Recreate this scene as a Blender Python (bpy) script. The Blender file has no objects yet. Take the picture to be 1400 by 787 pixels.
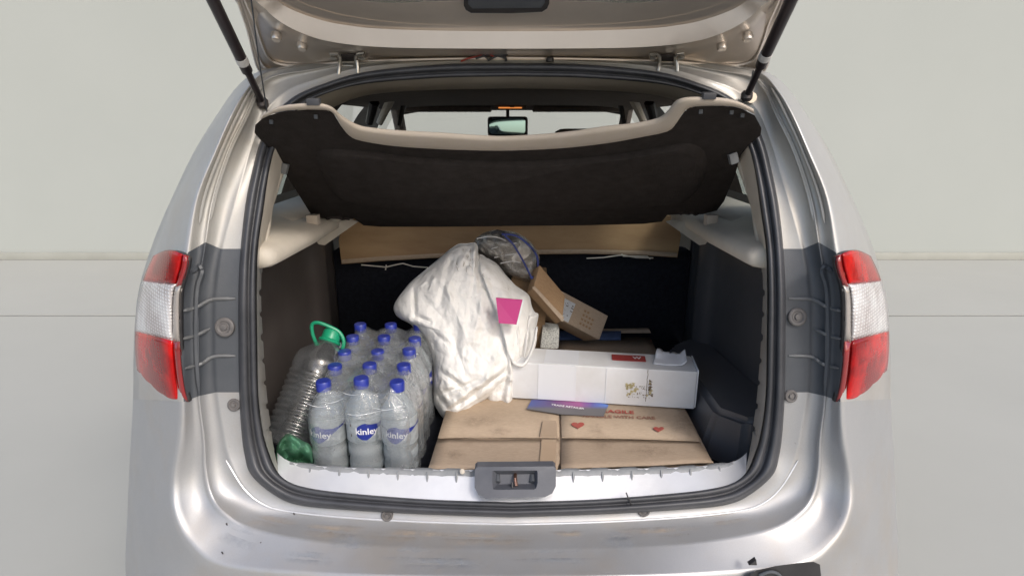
import bpy, bmesh, math, random
import numpy as np
from mathutils import Vector, Matrix, noise
random.seed(4)
R = math.radians
sc = bpy.context.scene
# ------------------------------------------------------------------ camera, light, exposure
F = 787.0; PITCH = R(16.0); CAM = Vector((0.0, -1.15, 1.55))
cd = bpy.data.cameras.new('camera'); cam = bpy.data.objects.new('camera', cd); sc.collection.objects.link(cam)
cam.location = CAM; cam.rotation_euler = (R(90) - PITCH, 0, 0)
cd.sensor_width = 36; cd.lens = 36 * F / 1400; cd.clip_start = 0.02; cd.clip_end = 200
sc.camera = cam
SUN_EL, SUN_AZ = R(42), R(146)          # azimuth the light comes from, measured clockwise from +Y
w = bpy.data.worlds.new('World'); sc.world = w; w.use_nodes = True
nt = w.node_tree; nt.nodes.clear()
sky = nt.nodes.new('ShaderNodeTexSky'); sky.sky_type = 'NISHITA'; sky.sun_disc = False
sky.sun_elevation = SUN_EL; sky.sun_rotation = SUN_AZ; sky.air_density = 1.0; sky.dust_density = 3.2; sky.ozone_density = 0.6
bgn = nt.nodes.new('ShaderNodeBackground'); bgn.inputs['Strength'].default_value = 0.15
wo = nt.nodes.new('ShaderNodeOutputWorld')
nt.links.new(sky.outputs[0], bgn.inputs[0]); nt.links.new(bgn.outputs[0], wo.inputs[0])
sd = bpy.data.lights.new('sun', 'SUN'); sun = bpy.data.objects.new('sun', sd); sc.collection.objects.link(sun)
sd.energy = .9; sd.angle = R(10); sd.color = (1.0, 0.975, 0.94)
sdir = Vector((math.sin(SUN_AZ) * math.cos(SUN_EL), math.cos(SUN_AZ) * math.cos(SUN_EL), math.sin(SUN_EL)))
sun.rotation_euler = sdir.to_track_quat('Z', 'Y').to_euler()
vs = sc.view_settings; vs.view_transform = 'Standard'; vs.look = 'None'; vs.exposure = 0.55; vs.gamma = 1; vs.use_curve_mapping = False
sc.render.engine = 'CYCLES'
cy = sc.cycles; cy.max_bounces = 14; cy.transparent_max_bounces = 24; cy.transmission_bounces = 12; cy.glossy_bounces = 4; cy.diffuse_bounces = 4
cy.use_denoising = True; cy.caustics_reflective = False; cy.caustics_refractive = False; cy.sample_clamp_indirect = 6

# ------------------------------------------------------------------ measuring helpers (photo measurements -> real positions)
CF = Vector((0, math.cos(PITCH), -math.sin(PITCH))); CU = Vector((0, math.sin(PITCH), math.cos(PITCH)))
def ray(px, py):
    return CF + Vector((1, 0, 0)) * ((px - 700) / F) + CU * ((393.5 - py) / F)
def P(px, py, Y):
    d = ray(px, py); return CAM + d * ((Y - CAM.y) / d.y)
def PZ(px, py, z):
    d = ray(px, py); return CAM + d * ((z - CAM.z) / d.z)
def PP(px, py, o, n):
    d = ray(px, py); return CAM + d * ((o - CAM).dot(n) / d.dot(n))
def cr(pts, sub, closed=False):
    """Catmull-Rom through tuples"""
    pts = [np.array(p, float) for p in pts]; n = len(pts); out = []
    rng = range(n) if closed else range(n - 1)
    for i in rng:
        p0 = pts[(i - 1) % n] if (closed or i > 0) else 2 * pts[0] - pts[1]
        p1 = pts[i]; p2 = pts[(i + 1) % n]
        p3 = pts[(i + 2) % n] if (closed or i + 2 < n) else 2 * pts[-1] - pts[-2]
        for k in range(sub):
            t = k / sub
            out.append(0.5 * ((2 * p1) + (-p0 + p2) * t + (2 * p0 - 5 * p1 + 4 * p2 - p3) * t * t + (-p0 + 3 * p1 - 3 * p2 + p3) * t ** 3))
    if not closed: out.append(pts[-1])
    return out

# ------------------------------------------------------------------ object helpers
def mesh_obj(name, verts, faces, mat=None, parent=None, smooth=False, auto=None):
    me = bpy.data.meshes.new(name); me.from_pydata([tuple(v) for v in verts], [], faces); me.validate(); me.update()
    return _link(name, me, mat, parent, smooth, auto)
def _link(name, me, mat, parent, smooth, auto=None):
    if mat is not None:
        for m in (mat if isinstance(mat, (list, tuple)) else [mat]): me.materials.append(m)
    if smooth or auto:
        for p in me.polygons: p.use_smooth = True
    if auto: me.set_sharp_from_angle(angle=R(auto))
    o = bpy.data.objects.new(name, me); sc.collection.objects.link(o)
    if parent is not None: o.parent = parent
    return o
class MB:
    def __init__(s): s.bm = bmesh.new()
    def hexa(s, c, bev=0, seg=2):
        vs_ = [s.bm.verts.new(v) for v in c]
        fs = [s.bm.faces.new([vs_[i] for i in q]) for q in ((0, 3, 2, 1), (4, 5, 6, 7), (0, 1, 5, 4), (1, 2, 6, 5), (2, 3, 7, 6), (3, 0, 4, 7))]
        if bev:
            es = list({e for f in fs for e in f.edges})
            bmesh.ops.bevel(s.bm, geom=es, offset=bev, segments=seg, affect='EDGES', profile=.6)
        return s
    def box(s, a, b, bev=0, M=None, seg=2):
        c = [Vector((x, y, z)) for z in (a[2], b[2]) for x, y in ((a[0], a[1]), (b[0], a[1]), (b[0], b[1]), (a[0], b[1]))]
        if M is not None: c = [M @ v for v in c]
        return s.hexa(c, bev, seg)
    def tube(s, pts, r, n=8, caps=True, closed=False):
        pts = [Vector(p) for p in pts]; rings = []
        N = len(pts); rr = r if isinstance(r, (list, tuple)) else [r] * N
        up = None
        for i, p in enumerate(pts):
            if closed: t = pts[(i + 1) % N] - pts[i - 1]
            else: t = pts[min(i + 1, N - 1)] - pts[max(i - 1, 0)]
            if t.length < 1e-9: t = Vector((0, 0, 1))
            t.normalize()
            if up is None: up = t.orthogonal().normalized()
            up = (up - t * up.dot(t))
            if up.length < 1e-6: up = t.orthogonal()
            up.normalize(); b = t.cross(up)
            rings.append([s.bm.verts.new(p + (up * math.cos(a) + b * math.sin(a)) * rr[i]) for a in [2 * math.pi * k / n for k in range(n)]])
        for i in range(N if closed else N - 1):
            A = rings[i]; B = rings[(i + 1) % N]
            for k in range(n): s.bm.faces.new((A[k], A[(k + 1) % n], B[(k + 1) % n], B[k]))
        if caps and not closed:
            s.bm.faces.new(rings[0][::-1]); s.bm.faces.new(rings[-1])
        return s
    def lathe(s, prof, n=24, M=None, cap=True):
        rings = []
        for r, z in prof:
            ring = []
            for k in range(n):
                a = 2 * math.pi * k / n; v = Vector((r * math.cos(a), r * math.sin(a), z))
                ring.append(s.bm.verts.new(M @ v if M is not None else v))
            rings.append(ring)
        for A, B in zip(rings, rings[1:]):
            for k in range(n): s.bm.faces.new((A[k], A[(k + 1) % n], B[(k + 1) % n], B[k]))
        if cap: s.bm.faces.new(rings[0][::-1]); s.bm.faces.new(rings[-1])
        return s
    def slab(s, poly, off):
        """closed solid: polygon (3D points) swept by vector off (list of vectors allowed)"""
        o = off if isinstance(off, (list, tuple)) else [off] * len(poly)
        a = [s.bm.verts.new(p) for p in poly]; b = [s.bm.verts.new(Vector(p) + d) for p, d in zip(poly, o)]
        s.bm.faces.new(a); s.bm.faces.new(b[::-1]); n = len(a)
        for k in range(n): s.bm.faces.new((a[k], b[k], b[(k + 1) % n], a[(k + 1) % n]))
        return s
    def build(s, name, mat, parent=None, auto=35, smooth=True, normals=True):
        if normals: bmesh.ops.recalc_face_normals(s.bm, faces=s.bm.faces[:])
        me = bpy.data.meshes.new(name); s.bm.to_mesh(me); s.bm.free()
        return _link(name, me, mat, parent, smooth, auto)
def grid_obj(name, rows, mat, parent=None, auto=None, wrap=False, flip=False, double=0):
    """rows: list of equal-length lists of Vectors"""
    m = len(rows[0]); vs_ = [v for r in rows for v in r]; fs = []
    for i in range(len(rows) - 1):
        for j in range(m if wrap else m - 1):
            k = (j + 1) % m
            q = (i * m + j, i * m + k, (i + 1) * m + k, (i + 1) * m + j)
            fs.append(q[::-1] if flip else q)
    o = mesh_obj(name, vs_, fs, mat, parent, True, auto)
    if double:
        md = o.modifiers.new('thickness', 'SOLIDIFY'); md.thickness = double; md.offset = -1
    return o
def thing(name, label, cat, loc=(0, 0, 0), group=None):
    o = bpy.data.objects.new(name, None); sc.collection.objects.link(o); o.location = loc; o.empty_display_size = .1
    return tag(o, label, cat, group)
def tag(o, label, cat, group=None):
    o['label'] = label; o['category'] = cat
    if group: o['group'] = group
    return o
def struct(o): o['kind'] = 'structure'; return o
def reparent_keep(o, parent):
    o.parent = parent; o.matrix_parent_inverse = Matrix.Translation(-parent.location)
    return o

# ------------------------------------------------------------------ materials
MATS = {}
def nmat(name):
    m = bpy.data.materials.new(name); m.use_nodes = True; t = m.node_tree; b = t.nodes['Principled BSDF']; return m, t, b
def noisy(t, scale, detail=4, rough=.6, coord='Object', vec=None):
    tc = t.nodes.new('ShaderNodeTexCoord'); n = t.nodes.new('ShaderNodeTexNoise')
    n.inputs['Scale'].default_value = scale; n.inputs['Detail'].default_value = detail; n.inputs['Roughness'].default_value = rough
    if vec:
        mp = t.nodes.new('ShaderNodeMapping'); mp.inputs['Scale'].default_value = vec
        t.links.new(tc.outputs[coord], mp.inputs[0]); t.links.new(mp.outputs[0], n.inputs['Vector'])
    else: t.links.new(tc.outputs[coord], n.inputs['Vector'])
    return n
def ramp(t, src, lo, hi, c0, c1):
    r = t.nodes.new('ShaderNodeValToRGB'); r.color_ramp.elements[0].position = lo; r.color_ramp.elements[1].position = hi
    r.color_ramp.elements[0].color = (*c0, 1) if len(c0) == 3 else c0; r.color_ramp.elements[1].color = (*c1, 1) if len(c1) == 3 else c1
    t.links.new(src, r.inputs[0]); return r
def bump(t, b, src, strength, dist=.002):
    n = t.nodes.new('ShaderNodeBump'); n.inputs['Strength'].default_value = strength; n.inputs['Distance'].default_value = dist
    t.links.new(src, n.inputs['Height'])
    if b is not None: t.links.new(n.outputs[0], b.inputs['Normal'])
    return n
def simple(name, c, rough=.6, c2=None, scale=30, bumps=.25, bscale=None, bdist=.002, metal=0, coat=0, spec=.5, lo=.35, hi=.65, detail=5, vec=None, sheen=0):
    m, t, b = nmat(name)
    b.inputs['Roughness'].default_value = rough; b.inputs['Metallic'].default_value = metal
    b.inputs['Coat Weight'].default_value = coat; b.inputs['Specular IOR Level'].default_value = spec; b.inputs['Sheen Weight'].default_value = sheen
    n = noisy(t, scale, detail, vec=vec)
    r = ramp(t, n.outputs['Fac'], lo, hi, c, c2 or tuple(x * .85 for x in c)); t.links.new(r.outputs[0], b.inputs['Base Color'])
    if bumps:
        n2 = noisy(t, bscale or scale * 3, 4); bump(t, b, n2.outputs['Fac'], bumps, bdist)
    return m
def mixrgb(t, fac, a, bcol):
    x = t.nodes.new('ShaderNodeMix'); x.data_type = 'RGBA'
    if hasattr(fac, 'links') or hasattr(fac, 'is_linked'): t.links.new(fac, x.inputs[0])
    else: x.inputs[0].default_value = fac
    for s, i in ((a, 6), (bcol, 7)):
        if isinstance(s, tuple): x.inputs[i].default_value = (*s, 1)
        else: t.links.new(s, x.inputs[i])
    return x.outputs[2]
def paint(name, dirt=0.35, base=(.47, .458, .44), metal=.5):
    m, t, b = nmat(name)
    b.inputs['Metallic'].default_value = metal; b.inputs['Coat Weight'].default_value = .35; b.inputs['Coat Roughness'].default_value = .12
    fl = noisy(t, 900, 2); c0 = ramp(t, fl.outputs['Fac'], .3, .7, tuple(x * .9 for x in base), tuple(min(1, x * 1.08) for x in base))
    d1 = noisy(t, 5, 6, .65); f1 = ramp(t, d1.outputs['Fac'], .48, .68, (0, 0, 0), (dirt,) * 3)
    c = mixrgb(t, f1.outputs[0], c0.outputs[0], (.42, .36, .29))
    sp = noisy(t, 60, 3, .5); f2 = ramp(t, sp.outputs['Fac'], .74, .78, (0, 0, 0), (dirt * .9,) * 3)
    c = mixrgb(t, f2.outputs[0], c, (.2, .18, .16)); t.links.new(c, b.inputs['Base Color'])
    rr = ramp(t, noisy(t, 9, 5).outputs['Fac'], .3, .7, (.38,) * 3, (.52,) * 3); t.links.new(rr.outputs[0], b.inputs['Roughness'])
    bump(t, b, noisy(t, 3.2, 3, .5).outputs['Fac'], .35, .012)
    return m
M_PAINT = paint('silver_paint')
M_BUMPER = paint('bumper_paint', .4, (.40, .402, .408))
M_INNER = paint('door_shut_paint', .45, (.42, .41, .385), .25)
M_GATE = simple('tailgate_inner_paint', (.84, .76, .68), .30, (.78, .70, .62), 6, .12, 40, metal=.7, coat=.3)
M_RUBBER = simple('rubber_seal', (.040, .042, .048), .42, (.060, .062, .07), 14, .2, 120, .001)
M_CPLAST = simple('grey_corner_plastic', (.060, .067, .078), .5, (.078, .085, .096), 10, .25, 200, .001)
M_CPLAST2 = simple('plastic_rib', (.16, .165, .17), .5)
M_BPLAST = simple('black_trim_plastic', (.032, .030, .032), .45, (.042, .040, .041), 18, .3, 260, .0008)
M_LINL = simple('brown_black_lining', (.070, .060, .056), .5, (.082, .071, .066), 10, .25, 200, .001)
M_LINR = simple('blue_black_lining', (.066, .069, .078), .36, (.078, .081, .09), 10, .25, 200, .001)
M_LATCH = simple('latch_plastic', (.075, .08, .095), .5, (.095, .10, .115), 25, .2, 250, .0008)
M_BEIGE = simple('beige_trim_plastic', (.56, .51, .435), .6, (.50, .455, .385), 12, .2, 300, .0007)
M_FELT = simple('black_felt', (.026, .022, .020), .95, (.034, .029, .027), 35, .6, 420, .003, spec=.1, sheen=.0)
M_SHELFRIM = simple('shelf_edge_felt', (.46, .40, .34), .85, (.44, .38, .31), 22, .3, 300, .001, spec=.2)
M_HEAD = simple('headliner_cloth', (.21, .18, .16), .95, (.17, .145, .13), 40, .3, 400, .001, spec=.15)
M_CARPET = simple('boot_carpet', (.012, .013, .018), .95, (.018, .020, .027), 60, .4, 500, .002, spec=.1)
M_BOARD = simple('tan_seatback_board', (.40, .27, .145), .8, (.30, .19, .10), 7, .3, 60, .002, vec=(.5, 1, 2))
M_STEEL = simple('zinc_steel', (.62, .60, .55), .35, (.45, .42, .37), 40, .2, metal=.9)
M_DARKSTEEL = simple('dark_steel', (.12, .11, .11), .4, (.07, .06, .06), 40, .2, metal=.6)
M_BRASS = simple('copper_striker', (.75, .45, .33), .25, (.55, .3, .2), 60, 0, metal=1)
M_SILL = simple('silver_sill', (.72, .73, .75), .30, (.64, .65, .68), 8, .2, 30, .003, metal=.35, coat=.3)
M_SILLTOP = simple('sill_top_grey', (.26, .27, .28), .5, (.20, .21, .22), 40, .3, 150, .001)
M_STRUT = simple('strut_black', (.030, .022, .024), .35, (.022, .018, .02), 20, .1)
M_WHITE = simple('white_sticker', (.50, .49, .48), .5, (.62, .6, .58), 80, 0)
M_WALL = simple('pale_wall', (.400, .418, .392), .9, (.413, .430, .404), .6, .1, 20, .001, spec=.1)
M_FLOOR = simple('pale_floor', (.40, .40, .368), .75, (.415, .415, .382), .9, .1, 30, .001, spec=.3)
M_SKIRT = simple('skirting', (.34, .34, .30), .6, (.38, .38, .34), 3, .1)
M_JOINT = simple('floor_joint', (.12, .12, .11), .8)

def lens_mat(name, col, deep, ribx=0, kind='red'):
    m, t, b = nmat(name)
    b.inputs['Roughness'].default_value = .2; b.inputs['Coat Weight'].default_value = .22; b.inputs['Coat Roughness'].default_value = .05
    b.inputs['Metallic'].default_value = .0 if kind == 'red' else .35; b.inputs['Specular IOR Level'].default_value = .25
    vo = t.nodes.new('ShaderNodeTexChecker') if False else t.nodes.new('ShaderNodeTexWave')
    tc = t.nodes.new('ShaderNodeTexCoord'); t.links.new(tc.outputs['Object'], vo.inputs['Vector'])
    vo.bands_direction = 'X'; vo.inputs['Scale'].default_value = 30; vo.inputs['Distortion'].default_value = .15
    wv = t.nodes.new('ShaderNodeTexWave'); wv.bands_direction = 'Z'; wv.inputs['Scale'].default_value = 42; wv.inputs['Distortion'].default_value = .15
    t.links.new(tc.outputs['Object'], wv.inputs['Vector'])
    mu = t.nodes.new('ShaderNodeMath'); mu.operation = 'MULTIPLY'; t.links.new(vo.outputs['Fac'], mu.inputs[0]); t.links.new(wv.outputs['Fac'], mu.inputs[1])
    big = noisy(t, 9, 4); f = ramp(t, big.outputs['Fac'], .40, .60, (0, 0, 0), (1, 1, 1))
    c = mixrgb(t, f.outputs[0], deep, col)
    f2 = ramp(t, mu.outputs[0], .1, .9, (0, 0, 0), ((.05 if kind == 'red' else .5),) * 3)
    c = mixrgb(t, f2.outputs[0], c, tuple(min(1, x * 1.35) for x in col)); t.links.new(c, b.inputs['Base Color'])
    bump(t, b, mu.outputs[0], .35 if kind != 'red' else .06, .004)
    return m
M_RED = lens_mat('red_lens', (.55, .006, .005), (.20, .002, .003))
M_CLEAR = lens_mat('clear_lens', (.80, .78, .78), (.52, .47, .46), kind='clear')
M_REDD = simple('dark_red_edge', (.28, .012, .014), .2, (.2, .01, .01), 10, 0, coat=1)
M_LGREY = simple('lens_edge_grey', (.42, .38, .35), .2, (.34, .31, .28), 10, 0, coat=1, metal=.3)

def thin(name, tint, gloss=.35, rough=.08, milk=0.0, milkcol=(.8, .82, .85), bsc=0, bst=.5, bd=.004, base=.04):
    """thin clear sheet: transparency + fresnel reflection + a little milky scatter"""
    m = bpy.data.materials.new(name); m.use_nodes = True; t = m.node_tree; t.nodes.clear()
    out = t.nodes.new('ShaderNodeOutputMaterial'); tr = t.nodes.new('ShaderNodeBsdfTransparent'); tr.inputs[0].default_value = (*tint, 1)
    gl = t.nodes.new('ShaderNodeBsdfGlossy'); gl.inputs['Roughness'].default_value = rough
    lw = t.nodes.new('ShaderNodeLayerWeight'); lw.inputs['Blend'].default_value = gloss
    mp = t.nodes.new('ShaderNodeMapRange'); mp.inputs['To Min'].default_value = base; mp.inputs['To Max'].default_value = .85
    t.links.new(lw.outputs['Facing'], mp.inputs[0])
    mx = t.nodes.new('ShaderNodeMixShader'); t.links.new(mp.outputs[0], mx.inputs[0]); t.links.new(tr.outputs[0], mx.inputs[1]); t.links.new(gl.outputs[0], mx.inputs[2])
    last = mx.outputs[0]
    if bsc:
        n = noisy(t, bsc, 5, .55); bp = bump(t, None, n.outputs['Fac'], bst, bd)
        t.links.new(bp.outputs[0], gl.inputs['Normal']); t.links.new(bp.outputs[0], lw.inputs['Normal'])
    if milk:
        df = t.nodes.new('ShaderNodeBsdfDiffuse'); df.inputs[0].default_value = (*milkcol, 1)
        tl = t.nodes.new('ShaderNodeBsdfTranslucent'); tl.inputs[0].default_value = (*milkcol, 1)
        m2 = t.nodes.new('ShaderNodeMixShader'); m2.inputs[0].default_value = .5; t.links.new(df.outputs[0], m2.inputs[1]); t.links.new(tl.outputs[0], m2.inputs[2])
        m3 = t.nodes.new('ShaderNodeMixShader')
        n3 = noisy(t, 14, 5, .6); r3 = ramp(t, n3.outputs['Fac'], .35, .68, (milk * .5,) * 3, (min(1, milk * 1.6),) * 3); t.links.new(r3.outputs[0], m3.inputs[0])
        t.links.new(last, m3.inputs[1]); t.links.new(m2.outputs[0], m3.inputs[2]); last = m3.outputs[0]
    t.links.new(last, out.inputs[0]); return m
M_WINDOW = thin('window_glass', (.99, 1.0, .99), .15, .02, base=.02)
M_QGLASS = thin('quarter_glass', (.70, .76, .74), .35, .03)
M_JUG = thin('jug_plastic', (.96, .965, .97), .42, .12, .14, (.55, .58, .61), 30, .3, .003, .08)
M_FILM = thin('shrink_film', (.97, .98, .985), .48, .08, .20, (.80, .84, .87), 20, 1.0, .02, .09)
M_CBAG = thin('clear_bag_film', (.80, .79, .77), .45, .16, .22, (.62, .59, .55), 24, 1.0, .012, .08)
def water_mat():
    m = bpy.data.materials.new('bottled_water'); m.use_nodes = True; t = m.node_tree; t.nodes.clear()
    out = t.nodes.new('ShaderNodeOutputMaterial')
    g = t.nodes.new('ShaderNodeBsdfGlass'); g.inputs['IOR'].default_value = 1.28; g.inputs['Roughness'].default_value = .04; g.inputs['Color'].default_value = (.93, .965, .975, 1)
    tr = t.nodes.new('ShaderNodeBsdfTransparent'); tr.inputs[0].default_value = (.86, .91, .93, 1)
    mx = t.nodes.new('ShaderNodeMixShader'); mx.inputs[0].default_value = .45
    t.links.new(g.outputs[0], mx.inputs[1]); t.links.new(tr.outputs[0], mx.inputs[2])
    df = t.nodes.new('ShaderNodeBsdfDiffuse'); df.inputs[0].default_value = (.80, .86, .89, 1)
    m3 = t.nodes.new('ShaderNodeMixShader'); m3.inputs[0].default_value = .26
    t.links.new(mx.outputs[0], m3.inputs[1]); t.links.new(df.outputs[0], m3.inputs[2]); t.links.new(m3.outputs[0], out.inputs[0])
    n = noisy(t, 38, 3); bp = bump(t, None, n.outputs['Fac'], .5, .004); t.links.new(bp.outputs[0], g.inputs['Normal'])
    return m
M_WATER = water_mat()
M_BLUECAP = simple('blue_cap', (.020, .035, .27), .3, (.028, .045, .32), 30, 0)
M_LABELW = simple('clear_white_label', (.68, .72, .74), .4, (.6, .64, .67), 30, 0)
M_LABELB = simple('blue_print', (.010, .022, .20), .4, (.014, .028, .23), 30, 0)
M_GREEN = simple('green_plastic', (.012, .27, .14), .35, (.015, .32, .17), 25, 0)
M_GREENBAG = thin('green_bag_film', (.55, .85, .68), .3, .3, .5, (.20, .50, .32), 60, 1.0, .01)
def cardboard(name, c=(.43, .335, .25), c2=(.375, .29, .213), stains=.3):
    m, t, b = nmat(name); b.inputs['Roughness'].default_value = .85; b.inputs['Specular IOR Level'].default_value = .2
    n = noisy(t, 4, 7, .65); r = ramp(t, n.outputs['Fac'], .3, .7, c, c2)
    fl = noisy(t, 90, 3, .5, vec=(1, 8, 1)); r2 = ramp(t, fl.outputs['Fac'], .35, .65, (.9,) * 3, (1.06,) * 3)
    mm = t.nodes.new('ShaderNodeMix'); mm.data_type = 'RGBA'; mm.blend_type = 'MULTIPLY'; mm.inputs[0].default_value = 1
    t.links.new(r.outputs[0], mm.inputs[6]); t.links.new(r2.outputs[0], mm.inputs[7])
    s = noisy(t, 11, 6, .7); rs = ramp(t, s.outputs['Fac'], .60, .74, (0, 0, 0), (stains,) * 3)
    c3 = mixrgb(t, rs.outputs[0], mm.outputs[2], (.22, .155, .10)); t.links.new(c3, b.inputs['Base Color'])
    bump(t, b, noisy(t, 45, 5).outputs['Fac'], .25, .002); return m
M_CARD = cardboard('cardboard')
M_CARD2 = cardboard('cardboard_brown', (.36, .235, .135), (.29, .185, .10), .25)
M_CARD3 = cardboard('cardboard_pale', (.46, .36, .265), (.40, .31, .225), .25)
M_TAPE = simple('brown_tape', (.42, .31, .215), .35, (.40, .295, .20), 20, .1, spec=.4)
M_RPRINT = simple('faded_red_print', (.42, .075, .06), .8, (.36, .10, .075), 60, .1)
M_RPRINT2 = simple('worn_brown_print', (.27, .11, .075), .8, (.34, .19, .13), 90, .1)
M_WPRINT = simple('white_print', (.75, .74, .76), .5)
M_DPRINT = simple('grey_print', (.16, .13, .12), .7)
def cloth_mat(name, c, dirtc=(.42, .35, .27), amt=.7, weave=True, lo=.50, hi=.75, bs=22):
    m, t, b = nmat(name); b.inputs['Roughness'].default_value = .85; b.inputs['Specular IOR Level'].default_value = .2
    n = noisy(t, 6, 8, .7); f = ramp(t, n.outputs['Fac'], lo, hi, (0, 0, 0), (amt,) * 3)
    c1 = mixrgb(t, f.outputs[0], c, dirtc)
    n4 = noisy(t, 34, 6, .7); f4 = ramp(t, n4.outputs['Fac'], .62, .74, (0, 0, 0), (amt * .8,) * 3)
    c1 = mixrgb(t, f4.outputs[0], c1, tuple(x * .5 for x in dirtc)); t.links.new(c1, b.inputs['Base Color'])
    n1 = noisy(t, bs * .7, 7, .62); n1.inputs['Distortion'].default_value = 1.2
    sb1 = t.nodes.new('ShaderNodeMath'); sb1.operation = 'SUBTRACT'; sb1.inputs[1].default_value = .5; t.links.new(n1.outputs['Fac'], sb1.inputs[0])
    ab1 = t.nodes.new('ShaderNodeMath'); ab1.operation = 'ABSOLUTE'; t.links.new(sb1.outputs[0], ab1.inputs[0])
    b0 = bump(t, None, ab1.outputs[0], .4, .009)
    # paper-like facets: stretched, warped cells meeting in crisp creases
    tc = t.nodes.new('ShaderNodeTexCoord'); nz = t.nodes.new('ShaderNodeTexNoise'); nz.inputs['Scale'].default_value = 9; nz.inputs['Detail'].default_value = 3
    mp = t.nodes.new('ShaderNodeMapping'); mp.inputs['Scale'].default_value = (1.5, 1, .7); mp.inputs['Rotation'].default_value = (0, .35, 0)
    vm = t.nodes.new('ShaderNodeVectorMath'); vm.operation = 'MULTIPLY_ADD'; vm.inputs[1].default_value = (.12, .12, .12)
    t.links.new(tc.outputs['Object'], nz.inputs['Vector']); t.links.new(tc.outputs['Object'], mp.inputs[0]); t.links.new(nz.outputs['Color'], vm.inputs[0]); t.links.new(mp.outputs[0], vm.inputs[2])
    prev = b0
    for sc__, ds__ in ((14, .012), (37, .004)):
        vo = t.nodes.new('ShaderNodeTexVoronoi'); vo.inputs['Scale'].default_value = sc__; t.links.new(vm.outputs[0], vo.inputs['Vector'])
        bb = bump(t, None, vo.outputs['Distance'], .55, ds__); bb.invert = True; t.links.new(prev.outputs[0], bb.inputs['Normal']); prev = bb
    b1 = prev
    wv = noisy(t, 260, 2); b2 = t.nodes.new('ShaderNodeBump'); b2.inputs['Strength'].default_value = .3; b2.inputs['Distance'].default_value = .001
    t.links.new(wv.outputs['Fac'], b2.inputs['Height']); t.links.new(b1.outputs[0], b2.inputs['Normal']); t.links.new(b2.outputs[0], b.inputs['Normal'])
    return m
M_SACK = cloth_mat('white_woven_sack', (.77, .76, .735), (.45, .39, .31), .45, lo=.54, hi=.85, bs=50)
M_SACKIN = cloth_mat('sack_paper', (.66, .62, .56), (.45, .37, .28), .6)
M_PINK = simple('pink_card', (.42, .012, .16), .5, (.39, .011, .15), 5, 0)
M_PAPER = simple('white_paper', (.76, .77, .80), .7, (.72, .73, .76), 12, .2, 40, .002)
M_WBOX = simple('white_carton', (.72, .725, .735), .6, (.64, .635, .625), 9, .15, 30, .002)
M_WBOX2 = simple('white_carton_band', (.72, .735, .76), .5, (.70, .71, .73), 7, .1)
M_STAIN = simple('yellow_brown_stain', (.42, .34, .13), .8, (.55, .50, .33), 150, .2)
M_STAIN2 = simple('dark_mould_stain', (.13, .10, .07), .9, (.25, .19, .12), 200, .2)
M_REDSTK = simple('dark_red_sticker', (.30, .035, .035), .5, (.34, .045, .04), 20, 0)
M_SPECK = simple('speckled_paper', (.55, .55, .50), .8, (.22, .22, .21), 260, .2, lo=.48, hi=.62)
M_SPECK2 = simple('printed_label_paper', (.58, .61, .64), .7, (.30, .31, .33), 170, .1, lo=.58, hi=.66)
M_BLUECL = simple('blue_cloth', (.075, .12, .24), .9, (.06, .095, .20), 30, .5, 200)
M_BLUESTR = simple('blue_cord', (.035, .05, .20), .6)
M_STRING = simple('white_string', (.70, .66, .58), .8)
M_MIRROR = simple('mirror_glass', (.50, .80, .95), .03, (.46, .76, .92), 2, 0, metal=1)
M_DUST = simple('bumper_dust', (.46, .36, .25), .7, (.50, .44, .36), 50, .2)
def glow(name, c, s):
    m, t, b = nmat(name); b.inputs['Base Color'].default_value = (*c, 1); b.inputs['Emission Color'].default_value = (*c, 1); b.inputs['Emission Strength'].default_value = s; return m
M_LAMP = glow('warm_lamp', (1.0, .33, .08), .55)
def leaflet_mat():
    m, t, b = nmat('leaflet_print'); b.inputs['Roughness'].default_value = .3
    tc = t.nodes.new('ShaderNodeTexCoord'); sp = t.nodes.new('ShaderNodeSeparateXYZ'); t.links.new(tc.outputs['Generated'], sp.inputs[0])
    r = t.nodes.new('ShaderNodeValToRGB'); e = r.color_ramp.elements
    e[0].position = 0; e[0].color = (.05, .09, .30, 1); e[1].position = 1; e[1].color = (.10, .22, .62, 1)
    for p_, c in ((.3, (.10, .05, .16, 1)), (.62, (.36, .09, .26, 1)), (.82, (.10, .10, .36, 1))):
        x = e.new(p_); x.color = c
    n = noisy(t, 9, 3); ad = t.nodes.new('ShaderNodeMath'); ad.operation = 'MULTIPLY_ADD'; ad.inputs[1].default_value = .35; t.links.new(n.outputs['Fac'], ad.inputs[0]); t.links.new(sp.outputs[0], ad.inputs[2])
    su = t.nodes.new('ShaderNodeMath'); su.operation = 'SUBTRACT'; su.inputs[1].default_value = .17; t.links.new(ad.outputs[0], su.inputs[0]); t.links.new(su.outputs[0], r.inputs[0])
    f = ramp(t, sp.outputs[1], .42, .62, (0, 0, 0), (1, 1, 1)); c = mixrgb(t, f.outputs[0], (.12, .115, .12), r.outputs[0]); t.links.new(c, b.inputs['Base Color']); return m
M_LEAF = leaflet_mat()

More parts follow.
